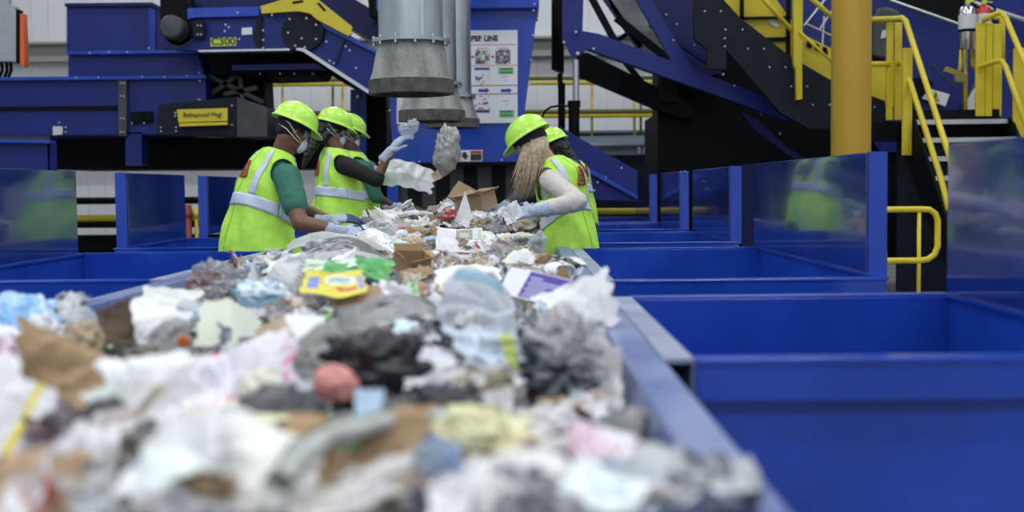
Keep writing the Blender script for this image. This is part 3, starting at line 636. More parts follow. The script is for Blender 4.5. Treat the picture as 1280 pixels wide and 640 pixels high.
for ya, m, r in ((251, BLACK, 0.05), (273, YEL, 0.05), (281, BLACK, 0.045)):
    b = MB(); b.tube([at(-40, ya+1, 17.0), at(300, ya-1, 17.0)], r, 8); rel(b, t.location).build('pipe', m, t, True)
slab('floor_channel', [(-60, 296), (300, 293), (300, 340), (-60, 340)], 17.4, 0.4, BLACK, t)
# small things between the left chutes
t = machine('floor_valve', 238, 268, 12.6, 'red and yellow valve standing between the two far left chute panels', 'valve')
RUST = mat('rust_red_paint', (0.22, 0.03, 0.015), 0.5)
b = MB(); b.tube([at(235, 256, 12.6), Vector((at(235, 245, 12.6).x, 12.6, 0))], 0.035, 10); b.tube([at(231, 268, 12.6), at(240, 268, 12.6)], 0.05, 10); rel(b, t.location).build('valve_body', RUST, t, True)
b = MB(); b.tube([at(245, 258, 12.7), Vector((at(245, 258, 12.7).x, 12.7, 0))], 0.02, 8); b.tube([at(243, 268, 12.7), at(248, 268, 12.7)], 0.045, 10); rel(b, t.location).build('yellow_stem', YEL, t, True)
t = machine('parts_bin', 25, 195, 9.8, 'blue sheet-metal bin with flanged rim behind the left chutes', 'bin')
slab('bin_front', [(-60, 178), (62, 177), (62, 260), (-60, 260)], 9.9, 0.02, BLUED, t); slab('rim', [(-60, 173), (63, 175), (63, 179), (-60, 177)], 9.82, 0.12, BLUE, t)
b = MB(); a = at(62, 178, 9.9); b.box((a.x-0.02, 9.9, 0), (a.x, 10.05, a.z)); rel(b, t.location).build('bin_side', BLUED, t)
a = at(-60, 260, 9.9); b = MB(); 
for xx in (a.x, at(58, 260, 9.9).x): b.box((xx, 9.93, 0), (xx+0.05, 9.98, a.z+0.05))
rel(b, t.location).build('stand', BLUED, t)
# --- electrical cabinet upper left
t = machine('electrical_cabinet', 15, 45, 14.0, 'light grey electrical cabinet with orange edge at upper left', 'cabinet')
slab('body', [(-60, 11), (17, 11), (20, 15), (20, 78), (17, 77), (-60, 76)], 14.0, 0.12, GREYBOX, t, 0.01)
slab('door_seam', [(20, 12), (24, 12), (24, 80), (20, 79)], 14.0, 0.11, BLACK, t)
slab('orange_side', [(25, 17), (29, 17), (31, 72), (30, 84), (25, 79)], 14.0, 0.12, ORANGE, t)
slab('top_cover', [(-60, -20), (10, -20), (10, 5), (20, 8), (20, 11), (-60, 11)], 14.05, 0.1, GREYBOX, t)
bolts(t, [(5, 19), (5, 66), (12, 42)], 13.98, 0.012)
b = MB()
for x in (2, 8, 13): b.tube([at(x, 77, 14.2), at(x+1, 88, 14.2), at(x-3, 98, 14.2)], 0.02, 6)
rel(b, t.location).build('cable', BLACK, t)
# ------------------------------------------------------------------ people
SKIN_B = mat('brown_skin', (0.16, 0.075, 0.045), 0.45, var=0.12, scale=10)
SKIN_D = mat('dark_brown_skin', (0.07, 0.032, 0.02), 0.42, var=0.1, scale=10)
SKIN_L = mat('light_skin', (0.55, 0.30, 0.22), 0.5, var=0.08, scale=10)
HIVIS = mat('lime_hi_vis_fabric', (0.50, 0.90, 0.10), 0.75, var=0.07, scale=18, bump=0.5)
HATM = mat('lime_hard_hat_plastic', (0.50, 0.90, 0.09), 0.28, coat=0.3)
REFL = mat('silver_reflective_tape', (0.60, 0.68, 0.82), 0.45, var=0.06, scale=30)
SEAM = mat('vest_seam', (0.30, 0.62, 0.04), 0.8)
TEAL = mat('green_cotton', (0.035, 0.155, 0.115), 0.85, var=0.1, scale=30, bump=0.3)
BLKC = mat('black_cotton', (0.008, 0.008, 0.010), 0.85)
WHTC = mat('off_white_knit', (0.62, 0.58, 0.54), 0.9, var=0.06, scale=60, bump=0.4)
GRYC = mat('charcoal_cotton', (0.05, 0.055, 0.065), 0.85)
JEAN = mat('dark_denim', (0.02, 0.03, 0.06), 0.85, var=0.2, scale=40)
BOOT = mat('boot_leather', (0.02, 0.014, 0.01), 0.6)
HAIRK = mat('black_hair', (0.006, 0.005, 0.005), 0.45, var=0.3, scale=80)
BLOND = mat('blond_hair', (0.58, 0.47, 0.33), 0.5, var=0.3, scale=40)
GLV = mat('pale_grey_glove_knit', (0.40, 0.47, 0.60), 0.85, var=0.12, scale=60)
GLVB = mat('blue_glove_coating', (0.035, 0.065, 0.17), 0.55, var=0.2, scale=30)
MASKM = mat('dust_mask', (0.60, 0.66, 0.72), 0.8)
STRAP = mat('white_elastic', (0.75, 0.75, 0.75), 0.7)
EYEW = mat('eye_white', (0.7, 0.68, 0.65), 0.3); IRIS = mat('eye_iris', (0.03, 0.015, 0.01), 0.2)
LOGR = mat('badge_red', (0.42, 0.05, 0.025), 0.6); LOGG = mat('badge_green', (0.06, 0.22, 0.10), 0.6)
def lens_mat():
    m, nt, b = nmat('clear_lens'); b.inputs['Base Color'].default_value = (0.35, 0.42, 0.5, 1); b.inputs['Roughness'].default_value = 0.05
    b.inputs['Alpha'].default_value = 0.45; return m
LENS = lens_mat()

def soft(o, voxel, it=4, fac=0.5):
    m = o.modifiers.new('remesh', 'REMESH'); m.mode = 'VOXEL'; m.voxel_size = voxel; m.use_smooth_shade = True
    if it:
        s = o.modifiers.new('smooth', 'SMOOTH'); s.iterations = it; s.factor = fac
    return o
def wrinkle(o, strength, size, depth=2):
    tx = bpy.data.textures.new('folds', 'CLOUDS'); tx.noise_scale = size; tx.noise_depth = depth
    d = o.modifiers.new('folds', 'DISPLACE'); d.texture = tx; d.strength = strength; d.mid_level = 0.5; d.texture_coords = 'LOCAL'

class Torso:
    def __init__(s, rings): s.r = rings    # each: centre, half width, half depth, right, forward
    def ring(s, v):
        n = len(s.r)-1; x = min(max(v, 0), 1)*n; i = min(int(x), n-1); t = x-i
        P = [s.r[max(i-1, 0)], s.r[i], s.r[i+1], s.r[min(i+2, n)]]
        def cr(a, b, c, d): return b+0.5*t*(c-a+t*(2*a-5*b+4*c-d+t*(3*(b-c)+d-a)))
        return [cr(*[p[k] for p in P]) for k in range(5)]
    def pt(s, u, v, off=0.0, fold=0.0):
        c, a, b, R, Fw = s.ring(v)
        cu, su = math.cos(u), math.sin(u); e = 0.84
        x = math.copysign(abs(cu)**e, cu)*(a+off); y = math.copysign(abs(su)**e, su)*(b+off)
        if fold:
            w = max(0.0, 1-v*1.8); k = 1+fold*(math.sin(u*7+1.3)*0.5+math.sin(u*13+v*6)*0.3)*w+fold*0.35*math.sin(u*5+v*22)
            x *= k; y *= k
        return c+R.normalized()*x+Fw.normalized()*y
    def patch(s, u0, u1, v0, v1, off, fold, nu=8, nv=6, shear=0.0):
        b = MB(); vs = []
        for j in range(nv+1):
            for i in range(nu+1):
                v = v0+(v1-v0)*j/nv; u = u0+(u1-u0)*i/nu+shear*(j/nv)**2; vs.append(s.pt(u, v, off, fold))
        b.add(vs, [(j*(nu+1)+i, j*(nu+1)+i+1, (j+1)*(nu+1)+i+1, (j+1)*(nu+1)+i) for j in range(nv) for i in range(nu)])
        return b

def hand_parts(w, d, back, side, curl=0.5, spread=0.02, s=1.0, thumb=0.5):
    """palm and fingers as capsules; d along the hand, back = back of hand, side = towards the thumb"""
    w = Vector(w); d = Vector(d).normalized(); back = Vector(back); back = (back-d*back.dot(d)).normalized()
    sd = d.cross(back).normalized()
    if sd.dot(Vector(side)) < 0: sd = -sd
    palm = MB(); fing = MB()
    palm.cap(w-d*0.07, w+d*0.01, 0.034*s, 0.031*s)
    for i, (o, ln, r) in enumerate(((0.030, 0.088, 0.0125), (0.010, 0.092, 0.0130), (-0.010, 0.088, 0.0125), (-0.029, 0.080, 0.0115))):
        k = w+(d*ln+sd*o*1.05)*s; palm.cap(w+d*0.015*s+sd*o*0.55*s, k, 0.016*s, (r+0.001)*s)
        L = [(0.044, 0.028, 0.021), (0.049, 0.032, 0.023), (0.045, 0.029, 0.022), (0.035, 0.022, 0.019)][i]
        p = k; a = 0.15+curl*0.25; rr = r*0.86
        for j in range(3):
            dd = (d*math.cos(a)-back*math.sin(a)+sd*(o*spread*30*(1-j*0.2))).normalized()
            q = p+dd*L[j]*s; fing.cap(p, q, rr*s, rr*0.9*s); p = q; rr *= 0.92; a += curl*(0.75+0.15*j)
    p = w+(d*0.022+sd*0.026)*s; dd = (d*0.65+sd*0.75-back*0.25*thumb).normalized(); q = p+dd*0.042*s; palm.cap(p, q, 0.016*s, 0.0125*s)
    dd2 = (d*0.9+sd*0.35-back*0.5*thumb).normalized(); r_ = q+dd2*0.032*s; fing.cap(q, r_, 0.0115*s, 0.0105*s); fing.cap(r_, r_+(dd2-back*0.3*thumb).normalized()*0.024*s, 0.0105*s, 0.009*s)
    return palm, fing

def person(label, feet, rings, head_c, head_f, head_u, skin, arms, shirt_mat, neck_base, hips, sleeve, hair, group=None, vest_v=(0.0, 0.93), arm_v=0.70,
           stripes=True, mask=True, hat_tilt=0.0, badge=None, lean=None):
    base = Vector((feet[0], feet[1], 0.0))
    def rl(b): b.v = [tuple(Vector(p)-base) for p in b.v]; return b
    T = Torso(rings)
    hf = Vector(head_f).normalized(); hu = Vector(head_u); hu = (hu-hf*hu.dot(hf)).normalized(); hr = hf.cross(hu)
    HM = Matrix((hr, hf, hu)).transposed(); hc = Vector(head_c)
    def H(x, y, z): return hc+HM @ Vector((x, y, z))
    # body: one continuous surface
    b = MB()
    b.ell(H(0, -0.008, 0.022), (0.074, 0.094, 0.092), M=HM); b.ell(H(0, 0.024, -0.052), (0.062, 0.072, 0.074), M=HM)
    b.ell(H(0, 0.070, -0.102), (0.028, 0.022, 0.022), M=HM); b.ell(H(0, 0.070, 0.028), (0.052, 0.022, 0.016), M=HM)
    b.cap(H(0, 0.082, 0.015), H(0, 0.104, -0.024), 0.009, 0.013); b.ell(H(0, 0.083, -0.058), (0.026, 0.012, 0.011), M=HM)
    for sx in (-1, 1):
        b.ell(H(sx*0.077, -0.004, -0.012), (0.011, 0.021, 0.033), M=HM); b.ell(H(sx*0.040, 0.062, -0.022), (0.02, 0.02, 0.022), M=HM)
    nb = Vector(neck_base); b.cap(H(0, -0.018, -0.060), nb, 0.060, 0.070); b.cap(nb, T.ring(0.80)[0], 0.062, 0.10)
    for v in (0.72, 0.55, 0.38, 0.2, 0.06):
        c, a, bb, R, Fw = T.ring(v); m3 = Matrix((R.normalized(), Fw.normalized(), R.normalized().cross(Fw.normalized()))).transposed()
        b.ell(c, (a*0.72, bb*0.72, 0.12), M=m3)
    hp = Vector(hips)
    R0 = T.ring(0)[3].normalized()
    legs = MB(); boots = MB()
    for s_ in (-1, 1):
        h_ = hp+R0*0.10*s_; an = base+R0*0.12*s_+Vector((0, 0, 0.09)); kn = h_.lerp(an, 0.5)+T.ring(0)[4].normalized()*0.03
        b.cap(h_, kn, 0.082, 0.052); b.cap(kn, an, 0.052, 0.036)
        legs.cap(h_, kn, 0.10, 0.075); legs.cap(kn, an+Vector((0, 0, 0.02)), 0.073, 0.062)
        fd = T.ring(0)[4].normalized(); b.cap(an, an+fd*0.12-Vector((0, 0, 0.05)), 0.036, 0.026)
        boots.cap(an+Vector((0, 0, 0.04)), an-Vector((0, 0, 0.03)), 0.052, 0.054); boots.cap(an-Vector((0, 0, 0.035))-fd*0.03, an+fd*0.15-Vector((0, 0, 0.045)), 0.05, 0.042)
    legs.ell(hp+Vector((0, 0, 0.04)), (0.17, 0.15, 0.13))
    for ar in arms:
        sh, el, wr = Vector(ar['s']), Vector(ar['e']), Vector(ar['w'])
        b.cap(T.ring(0.74)[0].lerp(sh, 0.5), sh, 0.065, 0.058); kk = ar.get('k', 1.0); b.cap(sh, el, 0.055*kk, 0.043*kk); b.cap(el, wr, 0.044*kk, 0.029*kk)
        dd = Vector(ar['d']).normalized(); b.cap(wr, wr+dd*0.04, 0.024, 0.016)
    body = soft(rl(b).build('person', skin), 0.0075, 5); body.location = base
    tag(body, label, 'person', group)
    # eyes
    for sx in (-1, 1):
        e = MB(); e.ell(H(sx*0.030, 0.074, 0.004), (0.012, 0.012, 0.012), 0); e.ell(H(sx*0.030, 0.083, 0.004), (0.006, 0.005, 0.006), 1); rl(e).build('eye', [EYEW, IRIS], body, True)
    # trousers, boots
    soft(rl(legs).build('trousers', JEAN, body), 0.015, 3)
    soft(rl(boots).build('boots', BOOT, body), 0.012, 3)
    # shirt: torso and sleeves
    b = MB(); nu, nv = 32, 20; vs = [T.pt(2*PI*i/nu, 0.06+0.88*j/nv, -0.016) for j in range(nv+1) for i in range(nu)]
    b.add(vs, [(j*nu+i, j*nu+(i+1) % nu, (j+1)*nu+(i+1) % nu, (j+1)*nu+i) for j in range(nv) for i in range(nu)]+[tuple(range(nu))[::-1], tuple(nv*nu+i for i in range(nu))])
    for ar in arms:
        sh, el, wr = Vector(ar['s']), Vector(ar['e']), Vector(ar['w'])
        r0 = ar.get('r', 0.074)
        b.cap(T.ring(0.74)[0].lerp(sh, 0.6), sh, 0.075, r0)
        if sleeve == 'short':
            b.cap(sh, sh.lerp(el, 0.62), r0, r0-0.008)
        elif sleeve == 'elbow':
            b.cap(sh, el, r0, 0.058); b.cap(el, el.lerp(wr, 0.12), 0.058, 0.054)
        elif sleeve == 'three':
            b.cap(sh, el, r0, 0.058); b.cap(el, el.lerp(wr, 0.45), 0.056, 0.048)
        else:
            b.cap(sh, el, r0, 0.060); b.cap(el, wr-(wr-el).normalized()*0.03, 0.060, 0.045)
            for k in range(4):
                q = el.lerp(wr, 0.15+k*0.2); b.cap(q, q+(wr-el).normalized()*0.012, 0.062-k*0.004, 0.060-k*0.004)
    o = soft(rl(b).build('shirt', shirt_mat, body), 0.011, 3); wrinkle(o, 0.012, 0.05)
    # vest
    nu, nv = 96, 60; vs = []; fs = []
    for j in range(nv+1):
        for i in range(nu): vs.append(T.pt(2*PI*i/nu, vest_v[0]+(vest_v[1]-vest_v[0])*j/nv, 0.006, 0.07))
    for j in range(nv):
        v = vest_v[0]+(vest_v[1]-vest_v[0])*(j+0.5)/nv
        for i in range(nu):
            u = 2*PI*(i+0.5)/nu; du = min(abs(u), abs(2*PI-u), abs(u-PI))
            if (du/0.62)**2+((v-arm_v)/0.155)**2 < 1: continue
            if abs(u-PI/2)/0.5 < (v-0.66)*3.2: continue
            fs.append((j*nu+i, j*nu+(i+1) % nu, (j+1)*nu+(i+1) % nu, (j+1)*nu+i))
    b = MB(); b.add(vs, fs); vest = rl(b).build('safety_vest', HIVIS, body, True)
    sm = vest.modifiers.new('thick', 'SOLIDIFY'); sm.thickness = 0.004; sm.offset = 0
    wrinkle(vest, 0.010, 0.07)
    # armhole binding
    for uc in (0, PI):
        pts = [T.pt(uc+0.62*math.cos(a), arm_v+0.155*math.sin(a), 0.009, 0.07) for a in [2*PI*k/36 for k in range(37)]]
        b = MB(); b.tube(pts, 0.0055, 6, cap=False); rl(b).build('binding', HIVIS, vest, True)
    def strip(u0, u1, v0, v1, n1, n2, shear=0.0, m=REFL, off=0.0145, nm='reflective_stripe'):
        o = rl(T.patch(u0, u1, v0, v1, off, 0.07, n1, n2, shear)).build(nm, m, vest, True)
        s2 = o.modifiers.new('thick', 'SOLIDIFY'); s2.thickness = 0.003; wrinkle(o, 0.010, 0.07); return o
    strip(0, 2*PI, 0.34, 0.425, 96, 5)
    for uc, sh_ in ((PI/2-0.50, 0.0), (PI/2+0.50, 0.0), (1.5*PI-0.60, -0.12), (1.5*PI+0.60, 0.12)):
        strip(uc-0.13, uc+0.13, 0.425, 0.90, 6, 20, sh_)
    strip(1.5*PI-0.012, 1.5*PI+0.012, 0.0, 0.9, 2, 30, m=SEAM, off=0.010, nm='back_seam')
    # triangular badge on the back
    if badge:
        uc, vc, su, sv = badge
        for (a0, b0), (a1, b1) in (((-1, -1), (1, -1)), ((1, -1), (0, 1)), ((0, 1), (-1, -1))):
            pts = [T.pt(uc+su*(a0+(a1-a0)*t/6), vc+sv*(b0+(b1-b0)*t/6), 0.016, 0.07) for t in range(7)]
            q = MB(); q.tube(pts, 0.0075, 6); rl(q).build('badge_outline', LOGR, vest)
        for a0, b0 in ((-0.3, -0.55), (0.3, -0.55), (0.0, 0.0)):
            pts = [T.pt(uc+su*(a0+0.16*math.cos(a)), vc+sv*(b0+0.2*math.sin(a)), 0.016, 0.07) for a in [2*PI*k/8 for k in range(8)]]
            q = MB(); q.tube(pts, 0.004, 5); rl(q).build('badge_mark', LOGG, vest)
    # hard hat
    b = MB(); n = 48; prof = []; vs = []; HR = (0.116, 0.142, 0.122); zb = 0.050
    rings_h = [('d', t) for t in [PI/2*k/12 for k in range(1, 13)]]+[('b', 0.35), ('b', 1.0), ('e', 1.0)]
    for kd, t in rings_h:
        for j in range(n):
            a = 2*PI*j/n; cx, cy = math.cos(a), math.sin(a); fr = max(0, cy)**2.2
            if kd == 'd':
                x, y, z = HR[0]*math.sin(t)*cx, HR[1]*math.sin(t)*cy, zb+HR[2]*math.cos(t)**0.92
                rg = max(0, 1-abs(x)/0.022)*0.007+max(0, 1-abs(abs(x)-0.045)/0.012)*0.003; z += rg*math.cos(t)**0.3 if t < 1.5 else 0
            else:
                w = 0.010+0.042*fr; k = t
                x, y, z = (HR[0]+w*k)*cx, (HR[1]+w*k)*cy, zb-0.004*k-0.020*fr*k-(0.007 if kd == 'e' else 0)
            vs.append(H(*(Matrix.Rotation(hat_tilt, 3, 'X') @ Vector((x, y-0.004, z)))))
    top = len(vs); vs.append(H(0, -0.004, zb+HR[2]+0.007))
    m_ = len(rings_h); fs = [(i*n+j, (i+1)*n+j, (i+1)*n+(j+1) % n, i*n+(j+1) % n) for i in range(m_-1) for j in range(n)]+[(top, j, (j+1) % n) for j in range(n)]
    b.add(vs, fs); hat = rl(b).build('hard_hat', HATM, body, True); s2 = hat.modifiers.new('thick', 'SOLIDIFY'); s2.thickness = 0.003; s2.offset = 1
    b = MB(); vs = []
    for z, k in ((0.060, 1.0), (0.024, 1.0), (0.006, 0.98)):
        for j in range(n):
            a = 2*PI*j/n; vs.append(H(0.087*k*math.cos(a), 0.110*k*math.sin(a)-0.004, z-0.02*max(0, -math.sin(a))))
    b.add(vs, [(i*n+j, i*n+(j+1) % n, (i+1)*n+(j+1) % n, (i+1)*n+j) for i in range(2) for j in range(n)]); rl(b).build('headband', BLKC, hat, True)
    # glasses and mask
    b = MB(); vs = []
    for j in range(15):
        a = math.radians(-78+156*j/14)
        for z in (0.022, 0.004, -0.020): vs.append(H(0.080*math.sin(a), 0.028+0.078*math.cos(a)**0.8, z))
    b.add(vs, [(j*3+i, (j+1)*3+i, (j+1)*3+i+1, j*3+i+1) for j in range(14) for i in range(2)]); g = rl(b).build('safety_glasses', LENS, body, True)
    b = MB()
    for sx in (-1, 1): b.tube([H(sx*0.079, 0.045, 0.012), H(sx*0.083, 0.01, 0.008), H(sx*0.081, -0.025, -0.004)], 0.0045, 6)
    b.tube([H(0.080*math.sin(a), 0.029+0.079*math.cos(a)**0.8, 0.023) for a in [math.radians(-78+13*j) for j in range(13)]], 0.003, 6)
    rl(b).build('glasses_frame', BLKC, g)
    if mask:
        b = MB(); b.ell(H(0, 0.074, -0.060), (0.050, 0.048, 0.058), M=HM); mk = rl(b).build('dust_mask', MASKM, body, True)
        b = MB()
        for dz in (0.0, -0.02):
            for sx in (-1, 1):
                b.tube([H(sx*0.046, 0.072, -0.05+dz*0.6), H(sx*0.078, 0.022, -0.035+dz), H(sx*0.088, -0.02, -0.012+dz*1.5), H(sx*0.080, -0.065, 0.02+dz*2), H(sx*0.03, -0.104, 0.034+dz*2), H(0, -0.108, 0.036+dz*2)], 0.0028, 5)
        rl(b).build('mask_strap', STRAP, mk, True)
    # hair
    if hair: hair(body, H, HM, rl)
    # gloves
    for ar in arms:
        pm, fg = hand_parts(ar['w'], ar['d'], ar['back'], ar['side'], ar.get('curl', 0.5), s=ar.get('hs', 1.12), thumb=ar.get('thumb', 0.6))
        g = soft(rl(pm).build('glove', GLV, body), 0.0035, 3); soft(rl(fg).build('fingers', ar.get('fm', GLVB), g), 0.003, 2, 0.4)
        b = MB(); dd = Vector(ar['d']).normalized(); w_ = Vector(ar['w']); b.tube([w_-dd*0.085, w_-dd*0.07, w_-dd*0.05], [0.044, 0.044, 0.040], 16, cap=False); rl(b).build('cuff', GLV, g, True)
    return body

def ringset(specs, f0, f1=None, lean=0.0):
    """specs: px, py, Y, half width, half depth; f = facing direction in plan"""
    out = []; n = len(specs)-1
    for i, (x, y, Yy, a, bb) in enumerate(specs):
        f = Vector(f0).lerp(Vector(f1 or f0), i/n).normalized(); R = f.cross(Vector((0, 0, 1))).normalized(); k = math.radians(lean)*min(1.0, i/2)
        out.append([at(x, y, Yy), a, bb, R, (f*math.cos(k)-Vector((0, 0, 1))*math.sin(k)).normalized()])
    return out
def short_hair(body, H, HM, rl):
    b = MB(); b.ell(H(0, -0.018, 0.018), (0.079, 0.090, 0.094), M=HM); b.ell(H(0, -0.055, -0.015), (0.060, 0.05, 0.05), M=HM)
    soft(rl(b).build('hair', HAIRK, body), 0.006, 3)
def long_dark_hair(body, H, HM, rl):
    b = MB(); b.ell(H(0, -0.030, 0.015), (0.086, 0.100, 0.095), M=HM); b.cap(H(0, -0.08, -0.02), H(0, -0.10, -0.11), 0.065, 0.050)
    b.cap(H(0, -0.10, -0.10), H(0.01, -0.13, -0.24), 0.050, 0.038); b.cap(H(0.01, -0.13, -0.24), H(0.01, -0.135, -0.36), 0.038, 0.018)
    b.cap(H(0.05, -0.03, -0.02), H(0.05, -0.07, -0.12), 0.04, 0.03)
    o = soft(rl(b).build('hair', HAIRK, body), 0.006, 3); wrinkle(o, 0.02, 0.02)
def blond_hair(body, H, HM, rl):
    rnd = random.Random(5); b = MB()
    b.ell(H(0, -0.020, 0.008), (0.081, 0.092, 0.088), M=HM)
    G = Vector((0, 0, -1)); lead = HM @ Vector((0, 1, 0)); lead.z = 0; lead.normalize()
    for a in (-0.3, 0.2, 0.8, 1.57, 2.3, 2.9, 3.4):
        c = H(0.060*math.cos(a), -0.015-0.065*math.sin(a), 0.0); b.cap(c, c+G*0.16+lead*0.02, 0.026, 0.022); b.cap(c+G*0.16+lead*0.02, c+G*0.26+lead*0.045, 0.022, 0.006)
    soft(rl(b).build('hair', BLOND, body), 0.006, 4)
    b = MB()
    for k in range(620):
        a = rnd.uniform(-0.55, PI+0.55); sx = math.cos(a); sy = -math.sin(a)
        p0 = H(0.074*sx, -0.012+0.088*sy, rnd.uniform(-0.03, 0.02))
        ln = rnd.uniform(0.18, 0.33); fl = rnd.uniform(-0.02, 0.025); out = (HM @ Vector((sx, sy, 0))).normalized(); kk = rnd.uniform(0.03, 0.075)
        pts = [p0]+[p0+G*ln*q+out*(0.020*math.sin(q*2.5)+fl*q)+lead*kk*q*q for q in (0.2, 0.45, 0.7, 1.0)]
        b.tube(pts, [0.0025, 0.0032, 0.0032, 0.0026, 0.0008], 4)
    rl(b).build('hair_strands', BLOND, body, True)

# nearest man, left
f = (0.80, 0.60, 0)
R = ringset([(326, 345, 7.42, 0.27, 0.24), (326, 312, 7.42, 0.26, 0.23), (326, 282, 7.42, 0.225, 0.195), (330, 255, 7.42, 0.21, 0.175), (335, 234, 7.42, 0.20, 0.16), (340, 216, 7.42, 0.19, 0.135), (345, 200, 7.42, 0.15, 0.105), (351, 186, 7.42, 0.078, 0.078)], f, f, 24)
person('man in green short sleeves and lime vest reaching over the belt, nearest on the left', (-1.62, 7.42), R, at(366, 163, 7.42), (0.80, 0.48, -0.42), (0.25, 0.1, 1), SKIN_B,
       [dict(s=at(359, 222, 7.26), e=at(375, 279, 7.08), w=at(428, 289, 7.06), d=(1, 0.12, -0.12), back=(0.1, -0.6, 0.8), side=(0, 1, 0.2), curl=0.45, r=0.088, k=1.2),
        dict(s=at(346, 216, 7.60), e=at(378, 262, 7.75), w=at(412, 275, 7.50), d=(1, 0.0, 0.12), back=(0.1, -0.5, 0.85), side=(0, -1, 0.1), curl=0.35, k=1.15)],
       TEAL, at(352, 194, 7.42), at(322, 350, 7.42), 'short', short_hair, badge=(1.5*PI-0.10, 0.66, 0.17, 0.085))
# woman with dark hair raising her hand
f = (0.86, 0.42, 0)
R = ringset([(424, 298, 9.62, 0.25, 0.22), (424, 275, 9.62, 0.25, 0.22), (424, 256, 9.62, 0.225, 0.19), (424, 236, 9.62, 0.205, 0.17), (423, 218, 9.62, 0.19, 0.155), (422, 204, 9.62, 0.18, 0.13), (420, 194, 9.62, 0.14, 0.10), (419, 180, 9.62, 0.07, 0.07)], f, f, 8)
person('person in black sleeves and lime vest raising a glove with clear plastic', (-1.60, 9.62), R, at(417, 162, 9.62), (0.86, 0.36, -0.34), (0.2, 0.05, 1), SKIN_B,
       [dict(s=at(434, 208, 9.44), e=at(471, 225, 9.36), w=at(487, 190, 9.38), d=(0.62, 0.05, 0.75), back=(-0.6, -0.5, 0.5), side=(0.3, -0.9, 0), curl=0.55, hs=1.2, fm=GLV),
        dict(s=at(414, 206, 9.8), e=at(425, 243, 9.9), w=at(436, 262, 9.86), d=(1, 0.0, -0.1), back=(0.1, -0.5, 0.85), side=(0, -1, 0.1), curl=0.35)],
       BLKC, at(420, 188, 9.62), at(424, 300, 9.62), 'elbow', long_dark_hair, badge=(1.5*PI-0.15, 0.62, 0.16, 0.08), hat_tilt=0.05)
# third on the left
f = (0.92, 0.38, 0)
R = ringset([(448, 292, 10.7, 0.24, 0.20), (448, 272, 10.7, 0.235, 0.20), (448, 255, 10.7, 0.22, 0.18), (448, 238, 10.7, 0.205, 0.165), (447, 222, 10.7, 0.195, 0.15), (446, 208, 10.7, 0.18, 0.13), (442, 196, 10.7, 0.14, 0.10), (440, 186, 10.7, 0.07, 0.07)], f, f, 8)
person('person in lime vest and green sleeves, farthest of the left row', (-1.55, 10.7), R, at(436, 167, 10.7), (0.9, 0.3, -0.32), (0.2, 0.05, 1), SKIN_D,
       [dict(s=at(458, 212, 10.5), e=at(470, 246, 10.45), w=at(492, 258, 10.5), d=(1, 0.1, -0.1), back=(0.1, -0.5, 0.85), side=(0, 1, 0.1), curl=0.4),
        dict(s=at(446, 206, 10.9), e=at(462, 208, 11.2), w=at(474, 213, 11.0), d=(1, -0.2, -0.1), back=(0.1, -0.3, 0.9), side=(0, -1, 0.1), curl=0.6)],
       TEAL, at(439, 186, 10.7), at(448, 294, 10.7), 'elbow', short_hair)
# woman in white sleeves, right
f0, f1 = (-0.80, 0.60, 0), (-0.80, 0.60, 0)
R = ringset([(712, 345, 7.50, 0.19, 0.17), (711, 312, 7.50, 0.185, 0.165), (709, 287, 7.50, 0.17, 0.145), (706, 266, 7.50, 0.165, 0.135), (703, 244, 7.50, 0.168, 0.14), (700, 225, 7.50, 0.17, 0.13), (692, 211, 7.50, 0.135, 0.10), (684, 199, 7.50, 0.068, 0.068)], f0, f1, 32)
person('woman with long blond hair, white sleeves and lime vest leaning over the right rail', (0.42, 7.5), R, at(664, 179, 7.45), (-0.78, 0.30, -0.50), (-0.38, 0.1, 1), SKIN_L,
       [dict(s=at(688, 226, 7.32), e=at(722, 252, 7.10), w=at(668, 264, 7.00), d=(-1, 0.1, -0.12), back=(0, -0.75, 0.6), side=(0, 0.8, 0.5), curl=0.6, r=0.068),
        dict(s=at(700, 220, 7.68), e=at(680, 262, 7.80), w=at(655, 275, 7.60), d=(-1, -0.1, -0.15), back=(0, -0.4, 0.9), side=(0, -1, 0), curl=0.4)],
       WHTC, at(682, 202, 7.48), at(714, 350, 7.5), 'long', blond_hair, badge=(1.5*PI+0.12, 0.64, 0.17, 0.085), mask=False)
# second on the right
f = (-0.85, 0.50, 0)
R = ringset([(714, 292, 9.75, 0.22, 0.19), (714, 272, 9.75, 0.22, 0.19), (713, 256, 9.75, 0.20, 0.17), (712, 240, 9.75, 0.20, 0.16), (710, 226, 9.75, 0.19, 0.15), (710, 214, 9.75, 0.17, 0.13), (704, 205, 9.75, 0.13, 0.10), (698, 197, 9.75, 0.068, 0.068)], f, f, 20)
person('person in grey sleeves and lime vest half hidden behind the blond woman, reaching left', (0.48, 9.75), R, at(691, 187, 9.72), (-0.8, 0.3, -0.42), (-0.25, 0.1, 1), SKIN_B,
       [dict(s=at(700, 222, 9.56), e=at(652, 243, 9.40), w=at(622, 262, 9.20), d=(-1, -0.1, -0.45), back=(-0.3, -0.5, 0.8), side=(0, 0.9, 0.2), curl=0.5, fm=GLV),
        dict(s=at(712, 216, 9.9), e=at(690, 250, 9.95), w=at(662, 262, 9.8), d=(-1, 0.0, -0.2), back=(0, -0.4, 0.9), side=(0, -1, 0), curl=0.4)],
       GRYC, at(698, 200, 9.74), at(724, 294, 9.75), 'three', long_dark_hair, mask=False, badge=(1.5*PI+0.10, 0.62, 0.16, 0.08))
